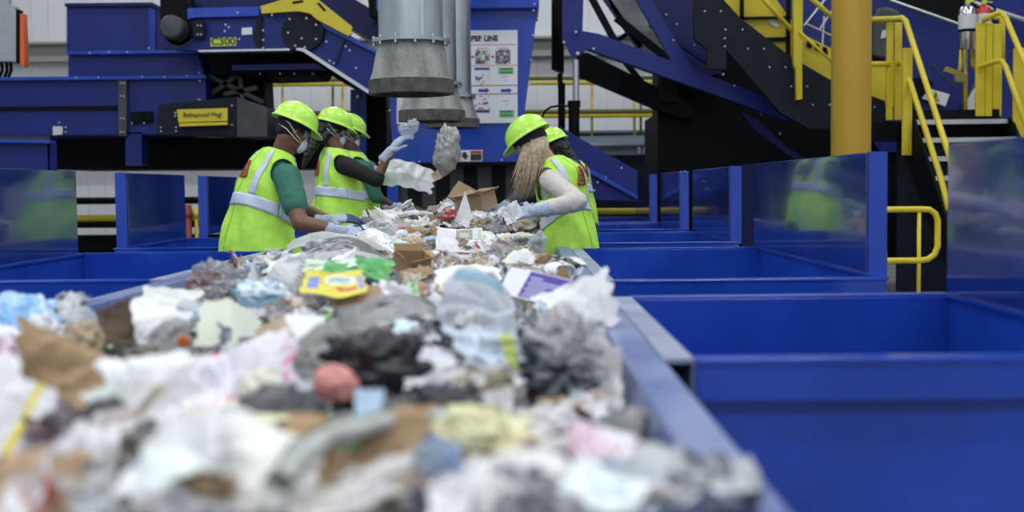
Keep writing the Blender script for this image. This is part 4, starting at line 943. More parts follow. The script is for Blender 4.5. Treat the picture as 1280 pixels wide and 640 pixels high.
# ------------------------------------------------------------------ the paper pile
def smooth01(t): t = min(max(t, 0), 1); return t*t*(3-2*t)
def HZ(x, y):
    """height of the heap surface"""
    er = smooth01((BELT_R+0.12-x)/0.24); el = smooth01((x-BELT_L-(0.10 if y > 3.3 else -0.02))/0.30)
    base = 0.68+0.22*er*el
    base += 0.115*math.exp(-((y-8.3)/1.6)**2)*er+0.03*math.exp(-((y-5.0)/1.0)**2)*er
    base -= 0.12*math.exp(-((y-1.95)/0.22)**2)*math.exp(-((x-0.08)/0.12)**2)
    base -= 0.10*smooth01((y-10.5)/2)
    base += 0.035*mnoise.noise(Vector((x*2.3, y*1.7, 3.1)))+0.02*mnoise.noise(Vector((x*6, y*5, 7.7)))
    return base
def on_pile(px, py):
    z = 0.92
    for _ in range(25):
        p = atz(px, py, z)
        if p.y > 13 or p.y < 0: return None
        z += 0.6*(HZ(p.x, p.y)-z)
    return atz(px, py, z)

def paper_mat(name, base, rects=(), text=0.0, photos=0.0, rough=0.75, cols=None, tcol=(0.04, 0.04, 0.05), spec=0.3, rowsc=46.0, trans=0.0):
    """printed paper: rects are printed areas (u0,v0,u1,v1,colour); text = strength of printed lines"""
    m, nt, b = nmat(name); N = nt.nodes; L = nt.links
    uv = N.new('ShaderNodeUVMap'); uv.uv_map = 'UVMap'
    oi = N.new('ShaderNodeObjectInfo')
    sep = N.new('ShaderNodeSeparateXYZ'); L.new(uv.outputs[0], sep.inputs[0])
    def math_(op, a, c=None, clamp=False):
        n = N.new('ShaderNodeMath'); n.operation = op; n.use_clamp = clamp
        for i, q in enumerate((a, c)):
            if q is None: continue
            if isinstance(q, (int, float)): n.inputs[i].default_value = q
            else: L.new(q, n.inputs[i])
        return n.outputs[0]
    def mix(fac, c1, c2):
        n = N.new('ShaderNodeMix'); n.data_type = 'RGBA'
        if isinstance(fac, float): n.inputs[0].default_value = fac
        else: L.new(fac, n.inputs[0])
        for i, c in ((6, c1), (7, c2)):
            if isinstance(c, tuple): n.inputs[i].default_value = (*c, 1)
            else: L.new(c, n.inputs[i])
        return n.outputs[2]
    off = N.new('ShaderNodeCombineXYZ'); r10 = math_('MULTIPLY', oi.outputs['Random'], 37.0); L.new(r10, off.inputs[0]); L.new(r10, off.inputs[1])
    va = N.new('ShaderNodeVectorMath'); va.operation = 'ADD'; L.new(uv.outputs[0], va.inputs[0]); L.new(off.outputs[0], va.inputs[1]); UVR = va.outputs[0]
    sh = math_('ADD', math_('MULTIPLY', oi.outputs['Random'], 0.16), 0.92)
    hs = N.new('ShaderNodeHueSaturation'); hs.inputs['Color'].default_value = (*base, 1); L.new(sh, hs.inputs['Value']); col = hs.outputs[0]
    if photos:
        vo = N.new('ShaderNodeTexVoronoi'); vo.distance = 'CHEBYCHEV'; vo.inputs['Scale'].default_value = 3.2; L.new(UVR, vo.inputs['Vector'])
        sc = N.new('ShaderNodeSeparateColor'); L.new(vo.outputs['Color'], sc.inputs[0])
        fac = math_('LESS_THAN', sc.outputs[0], photos)
        no = N.new('ShaderNodeTexNoise'); no.inputs['Scale'].default_value = 9; no.inputs['Detail'].default_value = 4; L.new(UVR, no.inputs['Vector'])
        cr = N.new('ShaderNodeValToRGB'); cl = cols or [(0.03, 0.03, 0.04), (0.25, 0.25, 0.27), (0.6, 0.6, 0.62)]
        while len(cr.color_ramp.elements) < len(cl): cr.color_ramp.elements.new(0.5)
        for i, c in enumerate(cl): cr.color_ramp.elements[i].position = 0.32+0.34*i/max(1, len(cl)-1); cr.color_ramp.elements[i].color = (*c, 1)
        L.new(no.outputs['Fac'], cr.inputs[0]); col = mix(fac, col, cr.outputs[0])
    if text:
        rows = math_('FRACT', math_('MULTIPLY', sep.outputs[1], rowsc))
        r1 = math_('LESS_THAN', rows, 0.5)
        mp = N.new('ShaderNodeMapping'); mp.inputs['Scale'].default_value = (60, rowsc, 1); L.new(uv.outputs[0], mp.inputs[0])
        w = N.new('ShaderNodeTexNoise'); w.inputs['Scale'].default_value = 1.0; w.inputs['Detail'].default_value = 1; L.new(mp.outputs[0], w.inputs['Vector'])
        r2 = math_('GREATER_THAN', w.outputs['Fac'], 0.47)
        cl_ = math_('GREATER_THAN', math_('FRACT', math_('MULTIPLY', sep.outputs[0], 4.0)), 0.09)
        big = N.new('ShaderNodeTexNoise'); big.inputs['Scale'].default_value = 3.0; big.inputs['Detail'].default_value = 0; L.new(UVR, big.inputs['Vector'])
        r3 = math_('LESS_THAN', big.outputs['Fac'], 0.56)
        f_ = math_('MULTIPLY', math_('MULTIPLY', math_('MULTIPLY', math_('MULTIPLY', r1, r2), cl_), r3), text); col = mix(f_, col, tcol)
    for (u0, v0, u1, v1, c) in rects:
        f_ = math_('MULTIPLY', math_('MULTIPLY', math_('GREATER_THAN', sep.outputs[0], u0), math_('LESS_THAN', sep.outputs[0], u1)),
                   math_('MULTIPLY', math_('GREATER_THAN', sep.outputs[1], v0), math_('LESS_THAN', sep.outputs[1], v1)))
        col = mix(f_, col, tuple(c))
    L.new(col, b.inputs['Base Color']); b.inputs['Roughness'].default_value = rough; b.inputs['Specular IOR Level'].default_value = spec
    tn = N.new('ShaderNodeTexNoise'); tn.inputs['Scale'].default_value = 14; tn.inputs['Detail'].default_value = 4; L.new(UVR, tn.inputs['Vector'])
    bp = N.new('ShaderNodeBump'); bp.inputs['Strength'].default_value = 0.35; bp.inputs['Distance'].default_value = 0.01; L.new(tn.outputs['Fac'], bp.inputs['Height']); L.new(bp.outputs[0], b.inputs['Normal'])
    return m
def film_mat(name, col, alpha, rough=0.12):
    m, nt, b = nmat(name); b.inputs['Base Color'].default_value = (*col, 1); b.inputs['Roughness'].default_value = rough
    b.inputs['Alpha'].default_value = alpha; b.inputs['Specular IOR Level'].default_value = 0.8; return m

NP = paper_mat('newsprint', (0.80, 0.80, 0.79), text=0.75, photos=0.22)
NP2 = paper_mat('newsprint_pictures', (0.64, 0.65, 0.67), text=0.7, photos=0.45, cols=[(0.02, 0.03, 0.05), (0.18, 0.2, 0.24), (0.5, 0.52, 0.55)])
NPB = paper_mat('newsprint_bluish', (0.56, 0.61, 0.68), text=0.5, photos=0.3, cols=[(0.08, 0.14, 0.25), (0.3, 0.45, 0.6), (0.55, 0.62, 0.7)])
NPG = paper_mat('newsprint_grey', (0.36, 0.37, 0.36), text=0.6, photos=0.35)
NPC = paper_mat('newsprint_colour', (0.66, 0.65, 0.64), text=0.6, photos=0.4, cols=[(0.45, 0.05, 0.04), (0.08, 0.12, 0.3), (0.6, 0.45, 0.2), (0.1, 0.3, 0.2)])
WP = paper_mat('white_paper', (0.85, 0.86, 0.89), rough=0.7)
WPT = paper_mat('white_printed_paper', (0.80, 0.80, 0.83), text=0.55, rough=0.65)
CREAM = paper_mat('cream_paper', (0.80, 0.78, 0.68), rough=0.7)
CREAMG = paper_mat('pale_green_cream_paper', (0.66, 0.70, 0.60), rough=0.7)
KRAFT = paper_mat('kraft_paper', (0.38, 0.26, 0.15), rough=0.8)
CARD = paper_mat('brown_cardboard', (0.42, 0.30, 0.19), rough=0.85, text=0.0)
MAG = paper_mat('glossy_magazine', (0.75, 0.75, 0.78), text=0.3, photos=0.7, rough=0.3, spec=0.6, cols=[(0.05, 0.06, 0.12), (0.5, 0.1, 0.1), (0.65, 0.55, 0.5), (0.15, 0.3, 0.35), (0.7, 0.7, 0.72)])
MAGD = paper_mat('dark_magazine', (0.30, 0.30, 0.33), text=0.2, photos=0.75, rough=0.3, spec=0.6, cols=[(0.02, 0.02, 0.03), (0.16, 0.08, 0.08), (0.3, 0.32, 0.36)])
PINKF = paper_mat('pink_spotted_flyer', (0.80, 0.79, 0.86), photos=0.5, text=0.5, rough=0.5, cols=[(0.65, 0.08, 0.32), (0.8, 0.35, 0.5), (0.84, 0.83, 0.88), (0.55, 0.58, 0.68)])
TEALF = paper_mat('teal_white_flyer', (0.78, 0.86, 0.84), photos=0.35, rough=0.5, cols=[(0.75, 0.2, 0.25), (0.5, 0.75, 0.72), (0.85, 0.86, 0.86)])
GRNF = paper_mat('green_wrapper', (0.05, 0.40, 0.10), photos=0.5, rough=0.3, spec=0.6, cols=[(0.10, 0.50, 0.08), (0.03, 0.30, 0.07), (0.25, 0.60, 0.15)])
GRNW = paper_mat('green_white_wrapper', (0.78, 0.84, 0.80), photos=0.5, rough=0.35, cols=[(0.08, 0.42, 0.12), (0.35, 0.65, 0.3), (0.8, 0.85, 0.8)])
YELB = paper_mat('yellow_carton', (0.74, 0.66, 0.10), rough=0.4, text=0.0, rects=[(0.08, 0.25, 0.26, 0.75, (0.25, 0.30, 0.65)), (0.35, 0.50, 0.85, 0.85, (0.82, 0.84, 0.70)), (0.40, 0.58, 0.80, 0.64, (0.2, 0.45, 0.5)), (0.55, 0.22, 0.85, 0.38, (0.65, 0.16, 0.08)), (0.88, 0.2, 0.98, 0.8, (0.35, 0.38, 0.65)), (0.4, 0.70, 0.78, 0.76, (0.2, 0.45, 0.5))])
PURP = paper_mat('purple_block_flyer', (0.76, 0.78, 0.86), rough=0.6, rects=[(0.34, 0.04, 1.0, 0.97, (0.09, 0.07, 0.36))]+[(0.38+0.03*(i % 2), 0.12+i*0.105, 0.38+0.03*(i % 2)+w, 0.16+i*0.105, (0.62, 0.62, 0.8)) for i, w in enumerate((0.5, 0.42, 0.55, 0.3, 0.5, 0.45, 0.2))])
REDP = paper_mat('red_paper', (0.62, 0.035, 0.03), rough=0.4)
ORNP = paper_mat('orange_red_wrapper', (0.60, 0.16, 0.07), photos=0.3, rough=0.4, cols=[(0.7, 0.6, 0.5), (0.6, 0.1, 0.05)])
PNKP = paper_mat('pink_wrapper', (0.80, 0.10, 0.35), rough=0.4)
REDW = paper_mat('red_wrapper', (0.45, 0.05, 0.05), photos=0.4, rough=0.35, cols=[(0.7, 0.65, 0.62), (0.4, 0.03, 0.04)])
BLUB = paper_mat('light_blue_plastic', (0.22, 0.50, 0.85), photos=0.3, rough=0.25, spec=0.7, cols=[(0.12, 0.38, 0.8), (0.55, 0.72, 0.9)])
BLUW = paper_mat('blue_white_plastic', (0.70, 0.80, 0.90), photos=0.5, rough=0.25, spec=0.7, cols=[(0.10, 0.42, 0.75), (0.45, 0.70, 0.88), (0.8, 0.85, 0.9)])
WBAG = paper_mat('white_plastic_bag', (0.80, 0.82, 0.88), rough=0.3, spec=0.6)
PKBAG = paper_mat('white_bag_pink_print', (0.80, 0.80, 0.86), photos=0.45, rough=0.3, cols=[(0.75, 0.30, 0.50), (0.82, 0.62, 0.74), (0.8, 0.8, 0.85)])
YSTR = paper_mat('white_pack_yellow_stripe', (0.82, 0.82, 0.86), photos=0.2, rough=0.35, cols=[(0.6, 0.2, 0.5), (0.8, 0.78, 0.85)], rects=[(0.52, 0.0, 0.66, 1.0, (0.80, 0.68, 0.06))])
BLKB = paper_mat('black_plastic_bag', (0.012, 0.013, 0.020), rough=0.25, spec=0.7)
BRND = paper_mat('dark_brown_carton', (0.09, 0.06, 0.04), rough=0.6)
TAN = paper_mat('tan_crumpled_paper', (0.55, 0.45, 0.32), rough=0.8)
PINKR = paper_mat('coral_plastic', (0.80, 0.35, 0.33), rough=0.35)
SALM = paper_mat('red_edged_magazine', (0.68, 0.66, 0.66), photos=0.4, text=0.4, rough=0.4, cols=[(0.55, 0.10, 0.10), (0.3, 0.3, 0.3), (0.7, 0.6, 0.55)], rects=[(0.0, 0.9, 1.0, 1.0, (0.60, 0.12, 0.12))])
COLB = paper_mat('colourful_packet', (0.50, 0.60, 0.68), photos=0.75, rough=0.35, cols=[(0.60, 0.05, 0.08), (0.08, 0.25, 0.65), (0.55, 0.66, 0.72), (0.1, 0.15, 0.3)])
IRID = paper_mat('pale_iridescent_disc', (0.78, 0.82, 0.84), photos=0.6, rough=0.3, cols=[(0.3, 0.6, 0.62), (0.6, 0.5, 0.75), (0.82, 0.84, 0.86)])
LBLU = paper_mat('light_blue_card', (0.48, 0.64, 0.82), rough=0.6)
YCRM = paper_mat('pale_yellow_paper', (0.80, 0.79, 0.52), rough=0.7)
GRYP = paper_mat('grey_paper', (0.30, 0.32, 0.34), rough=0.7)
PATT = paper_mat('patterned_wrapper', (0.55, 0.52, 0.45), photos=0.8, rough=0.4, cols=[(0.03, 0.03, 0.03), (0.45, 0.40, 0.28), (0.7, 0.68, 0.62)])
BIRD = paper_mat('white_carton_orange_spot', (0.80, 0.82, 0.80), rough=0.45, rects=[(0.66, 0.42, 0.78, 0.60, (0.75, 0.25, 0.08)), (0.60, 0.15, 0.80, 0.42, (0.55, 0.62, 0.60)), (0.66, 0.2, 0.72, 0.34, (0.08, 0.12, 0.15)), (0.2, 0.05, 0.6, 0.18, (0.15, 0.32, 0.28))])
FACE = paper_mat('magazine_spread', (0.82, 0.83, 0.84), rough=0.45, text=0.3, rects=[(0.42, 0.5, 0.78, 0.95, (0.33, 0.34, 0.30)), (0.62, 0.08, 0.86, 0.42, (0.42, 0.45, 0.46)), (0.90, 0.05, 0.97, 0.9, (0.45, 0.62, 0.40)), (0.5, 0.6, 0.7, 0.8, (0.55, 0.52, 0.45))])
NBLU = paper_mat('newspaper_blue_panel', (0.56, 0.60, 0.66), text=0.45, rough=0.7, rects=[(0.10, 0.72, 0.75, 0.93, (0.28, 0.44, 0.56)), (0.1, 0.1, 0.5, 0.3, (0.42, 0.45, 0.48))])
NBLU2 = paper_mat('newspaper_patch', (0.62, 0.70, 0.82), text=0.5, rough=0.7, photos=0.2, cols=[(0.3, 0.35, 0.4), (0.5, 0.6, 0.7)], rects=[(0.72, 0.15, 0.92, 0.8, (0.50, 0.60, 0.18))])
GRYL = paper_mat('grey_newsprint', (0.50, 0.52, 0.50), text=0.35, rough=0.8)
NPSH = paper_mat('shade_toned_newsprint', (0.20, 0.20, 0.20), text=0.3, photos=0.4, rough=0.8)  # darkened newsprint: paints the shadow gaps between leaves of the arched newspaper
WBLK = paper_mat('white_sheet_dark_mark', (0.84, 0.84, 0.82), rough=0.65, rects=[(0.68, 0.2, 0.74, 0.5, (0.10, 0.10, 0.16)), (0.62, 0.2, 0.80, 0.25, (0.10, 0.10, 0.16))])
STRP = paper_mat('striped_magazine', (0.66, 0.72, 0.68), rough=0.35, text=0.0, photos=0.35, cols=[(0.12, 0.12, 0.13), (0.35, 0.22, 0.22), (0.5, 0.58, 0.55)], rects=[(0.0, 0.0, 0.15, 1.0, (0.78, 0.80, 0.62))])
CLEAR = film_mat('clear_plastic', (0.75, 0.80, 0.85), 0.35, 0.1)
CLEARD = film_mat('clear_dark_plastic', (0.28, 0.29, 0.33), 0.72, 0.12)
CLEARG = film_mat('greyish_plastic_film', (0.42, 0.43, 0.42), 0.88, 0.2)
WHFILM = film_mat('white_plastic_film', (0.80, 0.82, 0.86), 0.9, 0.25)

SMOOTHY = [BLUB, BLUW, WBAG, PKBAG, BLKB, CLEAR, CLEARD, CLEARG, WHFILM, PINKR]
def mesh_uv(name, verts, faces, uvs, m, smooth=True):
    me = bpy.data.meshes.new(name); me.from_pydata([tuple(v) for v in verts], [], faces)
    ul = me.uv_layers.new(name='UVMap'); li = np.zeros(len(me.loops), dtype=np.int32); me.loops.foreach_get('vertex_index', li)
    ul.data.foreach_set('uv', np.array(uvs, dtype=np.float32)[li].ravel())
    me.materials.append(m); me.polygons.foreach_set('use_smooth', [smooth]*len(me.polygons)); me.update(); return me

def sheet_mesh(name, w, l, m, seed=0, amp=0.5, curl=0.0, curl_axis=0.3, torn=0.12, shape='rect', n=22, fold=None, fine=0.5):
    rs = np.random.RandomState(seed); g = np.linspace(-0.5, 0.5, n+1); U, V = np.meshgrid(g, g); U = U.ravel(); V = V.ravel()
    uv = np.stack([U+0.5, V+0.5], 1)
    x, y = U.copy(), V.copy()
    if shape == 'disc':
        xx = 2*U; yy = 2*V; x = xx*np.sqrt(1-yy*yy/2)*0.5; y = yy*np.sqrt(1-xx*xx/2)*0.5
    elif shape == 'tri':
        x = U*(1-(V+0.5)*0.97)+0.25*(V+0.5)*rs.uniform(-0.6, 0.6)
    else:
        c = rs.uniform(-torn, torn, (4, 2)); a = U+0.5; b_ = V+0.5
        for k, (ww) in enumerate(((1-a)*(1-b_), a*(1-b_), a*b_, (1-a)*b_)): x = x+ww*c[k, 0]; y = y+ww*c[k, 1]
        e = torn*0.45; kk = rs.uniform(3, 9, 4); ph = rs.uniform(0, 6, 4)
        x += (np.abs(U) > 0.49)*e*np.sin(kk[0]*V*3+ph[0])*0.5*np.sign(U)*-1; y += (np.abs(V) > 0.49)*e*np.sin(kk[1]*U*3+ph[1])*0.5
    x = x*w; y = y*l; s = math.sqrt(w*l); z = np.zeros_like(x)
    K = 11
    for k in range(K):
        a = rs.uniform(0, PI); d = x*math.cos(a)+y*math.sin(a); c0 = rs.uniform(-0.35, 0.35)*s
        z += rs.choice([-1, 1])*rs.uniform(0.3, 1.0)*amp*0.36*np.abs(d-c0)
    for k in range(int(14*fine)):
        a = rs.uniform(0, PI); d = (x*math.cos(a)+y*math.sin(a))/s; t = (-x*math.sin(a)+y*math.cos(a))/s; c0 = rs.uniform(-.5, .5); t0 = rs.uniform(-.5, .5)
        z += rs.choice([-1, 1])*amp*0.10*s*np.maximum(0, 1-np.abs(d-c0)/rs.uniform(0.06, 0.16))*np.exp(-((t-t0)/0.35)**2)
    z -= z.mean(); q = 1-amp*0.16
    x *= q; y *= q
    z = np.clip(z, -0.32*s, 0.32*s)
    P = np.stack([x, y, z], 1)
    def bend(P, ang_axis, k):
        ca, sa = math.cos(ang_axis), math.sin(ang_axis); s_ = P[:, 0]*ca+P[:, 1]*sa; t_ = -P[:, 0]*sa+P[:, 1]*ca
        a = k*s_; R_ = 1.0/k; nx = (R_-P[:, 2])*np.sin(a); nz = R_-(R_-P[:, 2])*np.cos(a)
        return np.stack([nx*ca-t_*sa, nx*sa+t_*ca, nz], 1)
    if curl: P = bend(P, curl_axis, curl/max(w, l))
    if fold:
        ax, pos, ang = fold; ca, sa = math.cos(ax), math.sin(ax); s_ = P[:, 0]*ca+P[:, 1]*sa-pos*s; t_ = -P[:, 0]*sa+P[:, 1]*ca
        rad = 0.02*s; neg = s_ > 0; a = np.minimum(s_/rad, abs(ang)); a = np.where(neg, a, 0)*np.sign(ang); rest = np.maximum(0, s_-rad*abs(ang))
        s2 = np.where(neg, rad*np.sin(np.abs(a))+rest*np.cos(a), s_); z2 = np.where(neg, P[:, 2]*np.cos(a)+np.sign(ang)*(rad*(1-np.cos(a)))+rest*np.sin(a), P[:, 2])
        s2 = s2+pos*s; P = np.stack([s2*ca-t_*sa, s2*sa+t_*ca, z2], 1)
    fs = [(j*(n+1)+i, j*(n+1)+i+1, (j+1)*(n+1)+i+1, (j+1)*(n+1)+i) for j in range(n) for i in range(n)]
    return mesh_uv(name, P.tolist(), fs, uv, m, smooth=False)

def lump_mesh(name, w, l, h, m, seed=0, amp=0.35, nu=44, nv=28, neck=False):
    """crumpled ball or stuffed bag"""
    rs = np.random.RandomState(seed); vs = []; uvs = []
    D = [(rs.normal(size=3), rs.uniform(-.4, .4), rs.uniform(.3, 1)*rs.choice([-1, 1])) for _ in range(12)]
    for i in range(nv+1):
        t = PI*i/nv
        for j in range(nu+1):
            a = 2*PI*(j % nu)/nu; d = np.array([math.sin(t)*math.cos(a), math.sin(t)*math.sin(a), math.cos(t)])
            k = 1.0
            for v_, c0, s_ in D: v_ = v_/np.linalg.norm(v_); k += s_*amp*0.42*(abs(d.dot(v_)-c0)-0.4)
            k += amp*0.55*(abs(mnoise.noise(Vector(d*2.3)+Vector((seed, 0, 0))))*2-0.4)+amp*0.35*(abs(mnoise.noise(Vector(d*6.0)+Vector((seed, 5, 0))))*2-0.4); k = min(max(k, 0.45), 1.7)
            if neck and t < 0.5: k *= 1+0.5*(0.5-t)
            vs.append((d[0]*k*w/2, d[1]*k*l/2, d[2]*k*h/2)); uvs.append((j/nu, 1-i/nv))
    fs = [(i*(nu+1)+j, (i+1)*(nu+1)+j, (i+1)*(nu+1)+j+1, i*(nu+1)+j+1) for i in range(nv) for j in range(nu)]
    return mesh_uv(name, vs, fs, uvs, m, smooth=m in SMOOTHY)
def roll_mesh(name, ln, r, m, seed=0, sag=0.1, turns=2.2):
    rs = np.random.RandomState(seed); n = 44; k = 26; vs = []; uvs = []
    for i in range(k+1):
        s = i/k-0.5; cx = s*ln; cz = sag*ln*(0.25-s*s)*1.6; cy = 0.04*ln*math.sin(s*5+seed)
        for j in range(n+1):
            q = j/n; a = 2*PI*turns*q; rr = r*(0.5+0.5*q)*(1+0.22*math.sin(a*1.0+s*7+seed)+0.12*math.sin(s*19+a*2)+0.10*math.sin(s*33+a))
            vs.append((cx+0.01*math.sin(a*2), cy+rr*math.cos(a)*1.15, cz+rr*math.sin(a)*0.85)); uvs.append((i/k, q))
    fs = [(i*(n+1)+j, (i+1)*(n+1)+j, (i+1)*(n+1)+j+1, i*(n+1)+j+1) for i in range(k) for j in range(n)]
    return mesh_uv(name, vs, fs, uvs, m)
def carton_mesh(name, w, l, h, m, seed=0, open_=True):
    """squashed carton with open flaps, board has thickness through solidify"""
    rs = np.random.RandomState(seed); j = lambda s=0.12: rs.uniform(-s, s)
    A = [(-w/2+j()*w, -l/2+j()*l, 0), (w/2+j()*w, -l/2+j()*l, 0), (w/2+j()*w, l/2+j()*l, 0), (-w/2+j()*w, l/2+j()*l, 0)]
    B = [(a[0]*(1+j()), a[1]*(1+j()), h*(1+j(0.2))) for a in A]
    vs = A+B; uvs = [(0, 0), (1, 0), (1, 1), (0, 1)]*2; fs = [(3, 2, 1, 0)]+[(i, (i+1) % 4, 4+(i+1) % 4, 4+i) for i in range(4)]
    for i in range(4):
        p, q = Vector(B[i]), Vector(B[(i+1) % 4]); out = (p+q)/2; out.z = 0; out = out.normalized()*rs.uniform(0.2, 0.5)*h*1.2+Vector((0, 0, rs.uniform(0.0, 0.4)*h))
        b_ = len(vs); vs += [tuple(p), tuple(q), tuple(q+out*0.95), tuple(p+out)]; uvs += [(0, 0), (1, 0), (1, 1), (0, 1)]; fs.append((b_, b_+1, b_+2, b_+3))
    return mesh_uv(name, vs, fs, uvs, m, smooth=False)

HERO = []   # x, y screen box, landmark phrase, position
SOLID = {'CARD': 0.004, 'BRND': 0.003, 'YELB': 0.002}
def place(o, px, py, tilt, yaw, spin, lift, wz=None, Yd=None):
    p = at(px, py, Yd) if Yd else on_pile(px, py)
    o.rotation_mode = 'XYZ'
    Mx = Matrix.Rotation(math.radians(yaw), 4, 'Z') @ Matrix.Rotation(math.radians(tilt), 4, 'X') @ Matrix.Rotation(math.radians(spin), 4, 'Z')
    o.matrix_world = Matrix.Translation(p+Vector((0, 0, lift))) @ Mx
    return p
def thick(o, t):
    s = o.modifiers.new('thick', 'SOLIDIFY'); s.thickness = t; s.offset = 0
def hero(kind, name, px, py, w, h, m, label, lm, cat, tilt=35, yaw=0, spin=0, amp=0.45, curl=0.0, cax=0.3, torn=0.1, seed=None, shape='rect', lift=0.0, depth=None, fold=None, n=26, group=None, th=0, fine=0.5, Yd=None, kw=None):
    """w, h: apparent size in frame pixels at the place where the piece lies"""
    base = on_pile(px, py+h*0.25) if not Yd else at(px, py, Yd)
    if base is None: print('no pile', px, py); return None
    s = base.y/F_PX; seed = seed if seed is not None else int(px*7+py*13)
    el = math.atan2(EYE[2]-base.z, base.y)
    if kind == 'sheet':
        L = h*s/max(0.25, math.sin(math.radians(abs(tilt))+el)); me = sheet_mesh(name, w*s, L, m, seed, amp, curl, cax, torn, shape, n, fold, fine); up = 0.5*L*math.sin(math.radians(abs(tilt)))
    elif kind == 'lump':
        d = depth or 0.8; me = lump_mesh(name, w*s, w*s*d, h*s, m, seed, amp, neck=bool(kw)); up = h*s*0.30
    elif kind == 'roll':
        me = roll_mesh(name, w*s, h*s/2, m, seed, sag=curl or 0.1); up = h*s*0.3
    elif kind == 'carton':
        me = carton_mesh(name, w*s, w*s*(depth or 0.7), h*s, m, seed); up = 0.0; th = th or 0.003
    o = bpy.data.objects.new(name, me); COL.objects.link(o)
    if th: thick(o, th)
    p = Vector(base) if Yd is None else base
    Mx = Matrix.Rotation(math.radians(yaw), 4, 'Z') @ Matrix.Rotation(math.radians(tilt), 4, 'X') @ Matrix.Rotation(math.radians(spin), 4, 'Z')
    o.matrix_world = Matrix.Translation(p+Vector((0, 0, (up*0.55 if not Yd else 0)+0.01+lift))) @ Mx
    tag(o, label, cat, group)
    HERO.append((px, py, w, h, lm, o, p))
    return o
S = 'sheet'
# far zone
hero(S, 'newspaper_sheet', 498, 270, 48, 26, NP, 'fan-shaped white newspaper sheet standing in front of the middle left worker', 'the fan-shaped newspaper', 'newspaper', 42, 10, 12, curl=0.5, seed=11, amp=0.3, Yd=8.5)
hero('roll', 'folded_newspaper', 520, 271, 46, 11, NP, 'long folded newspaper slanting up to the right near the heap crest', 'the slanting folded newspaper', 'newspaper', 0, 25, -20, Yd=8.3)
hero(S, 'newspaper_sheet', 524, 281, 30, 14, NP, 'small newsprint scrap in front of the slanting folded newspaper', 'the small newsprint scrap', 'newspaper', 30, -10, 30)
hero(S, 'newspaper_sheet', 557, 262, 26, 16, NP, 'upright newsprint scrap on the heap crest left of the white triangle', 'the crest newsprint scrap', 'newspaper', 55, 0, 10, Yd=8.6)
hero(S, 'paper_sheet', 579, 263, 28, 44, WP, 'pointed white paper triangle standing upright on the heap crest', 'the white paper triangle', 'paper', 74, 12, 0, amp=0.1, shape='tri', torn=0, fine=0.1, seed=4, Yd=8.2)
hero('carton', 'cardboard_box', 596, 262, 38, 18, CARD, 'open brown cardboard box with raised flap behind the white triangle', 'the open cardboard box', 'box', 14, -35, 0, depth=0.9, Yd=9.1)
hero(S, 'cardboard_piece', 582, 246, 44, 22, CARD, 'flat brown cardboard flap leaning on the open box at the heap crest', 'the leaning cardboard flap', 'cardboard', 62, -18, -28, amp=0.06, torn=0.03, fine=0, th=0.006, lift=0.0, Yd=9.3)
hero('lump', 'wrapper', 560, 271, 22, 11, REDW, 'crumpled red wrapper on the heap left of the white triangle', 'the crumpled red wrapper', 'wrapper', Yd=8.1)
hero(S, 'wrapper', 502, 291, 15, 11, PNKP, 'small bright pink wrapper scrap in the heap right of the blue glove', 'the bright pink scrap', 'wrapper', 50, 20, 15, amp=0.3)
hero(S, 'newspaper_sheet', 476, 290, 46, 30, CLEAR, 'sheet of clear film crumpled over newspaper beside the nearest man\'s glove', 'the clear film by the glove', 'film', 40, 10, 20, amp=0.8)
hero(S, 'newspaper_sheet', 470, 297, 44, 24, NP, 'crumpled newspaper directly under the nearest man\'s gloved fingers', 'the newspaper under the glove', 'newspaper', 8, 0, 10)
hero(S, 'magazine_spread', 575, 302, 62, 30, FACE, 'white magazine spread with small grey photographs in the middle of the heap', 'the magazine spread with grey photographs', 'magazine', 42, 0, 2, amp=0.12, torn=0.05, curl=-0.5, cax=1.57, fine=0.2)
hero(S, 'paper_plate', 606, 299, 26, 16, WP, 'round white paper plate edge-up right of the magazine spread', 'the white paper plate', 'plate', 50, 0, 0, amp=0.08, shape='disc', curl=0.5, fine=0)
hero(S, 'paper_scrap', 601, 317, 14, 28, REDP, 'narrow bright red triangular scrap standing in the middle of the heap', 'the red triangular scrap', 'paper', 65, 10, 18, amp=0.1, shape='tri', torn=0, fine=0, seed=9)
hero(S, 'wrapper', 631, 309, 16, 16, ORNP, 'orange-red square wrapper near the blond woman\'s lower glove', 'the orange-red wrapper', 'wrapper', 55, -10, 35, amp=0.15)
hero('roll', 'rolled_magazine', 653, 298, 32, 13, CREAMG, 'dull green rolled paper tube lying below the blond woman\'s glove', 'the dull green roll', 'roll', 0, 10, -8)
hero('lump', 'newspaper_ball', 598, 282, 22, 15, PATT, 'speckled crumpled paper ball right below the white triangle', 'the speckled paper ball', 'paper ball')
hero('lump', 'newspaper_ball', 626, 290, 24, 16, NPG, 'grey crumpled newspaper ball beside the orange-red wrapper', 'the grey newspaper ball', 'paper ball')
hero('lump', 'paper_ball', 629, 276, 26, 14, CREAM, 'creamy white crumpled paper between the two right gloves', 'the creamy crumpled paper', 'paper ball')
hero('lump', 'wrapper', 654, 314, 22, 13, PATT, 'black and tan patterned wrapper crumpled by the right rail', 'the patterned wrapper', 'wrapper')
hero('lump', 'plastic_film', 668, 306, 26, 34, CLEAR, 'clear crumpled plastic against the right rail below the blond woman', 'the clear plastic at the right rail', 'film', amp=0.8)
hero(S, 'printed_flyer', 482, 314, 62, 26, TEALF, 'white flyer with pale teal and pink print behind the grey folded newspaper', 'the teal and pink flyer', 'flyer', 28, -12, 12, amp=0.3)
hero('carton', 'paper_bag', 516, 336, 38, 22, KRAFT, 'open brown kraft bag with gaping dark mouth in the middle of the heap', 'the gaping kraft bag', 'bag', 30, 20, 10)
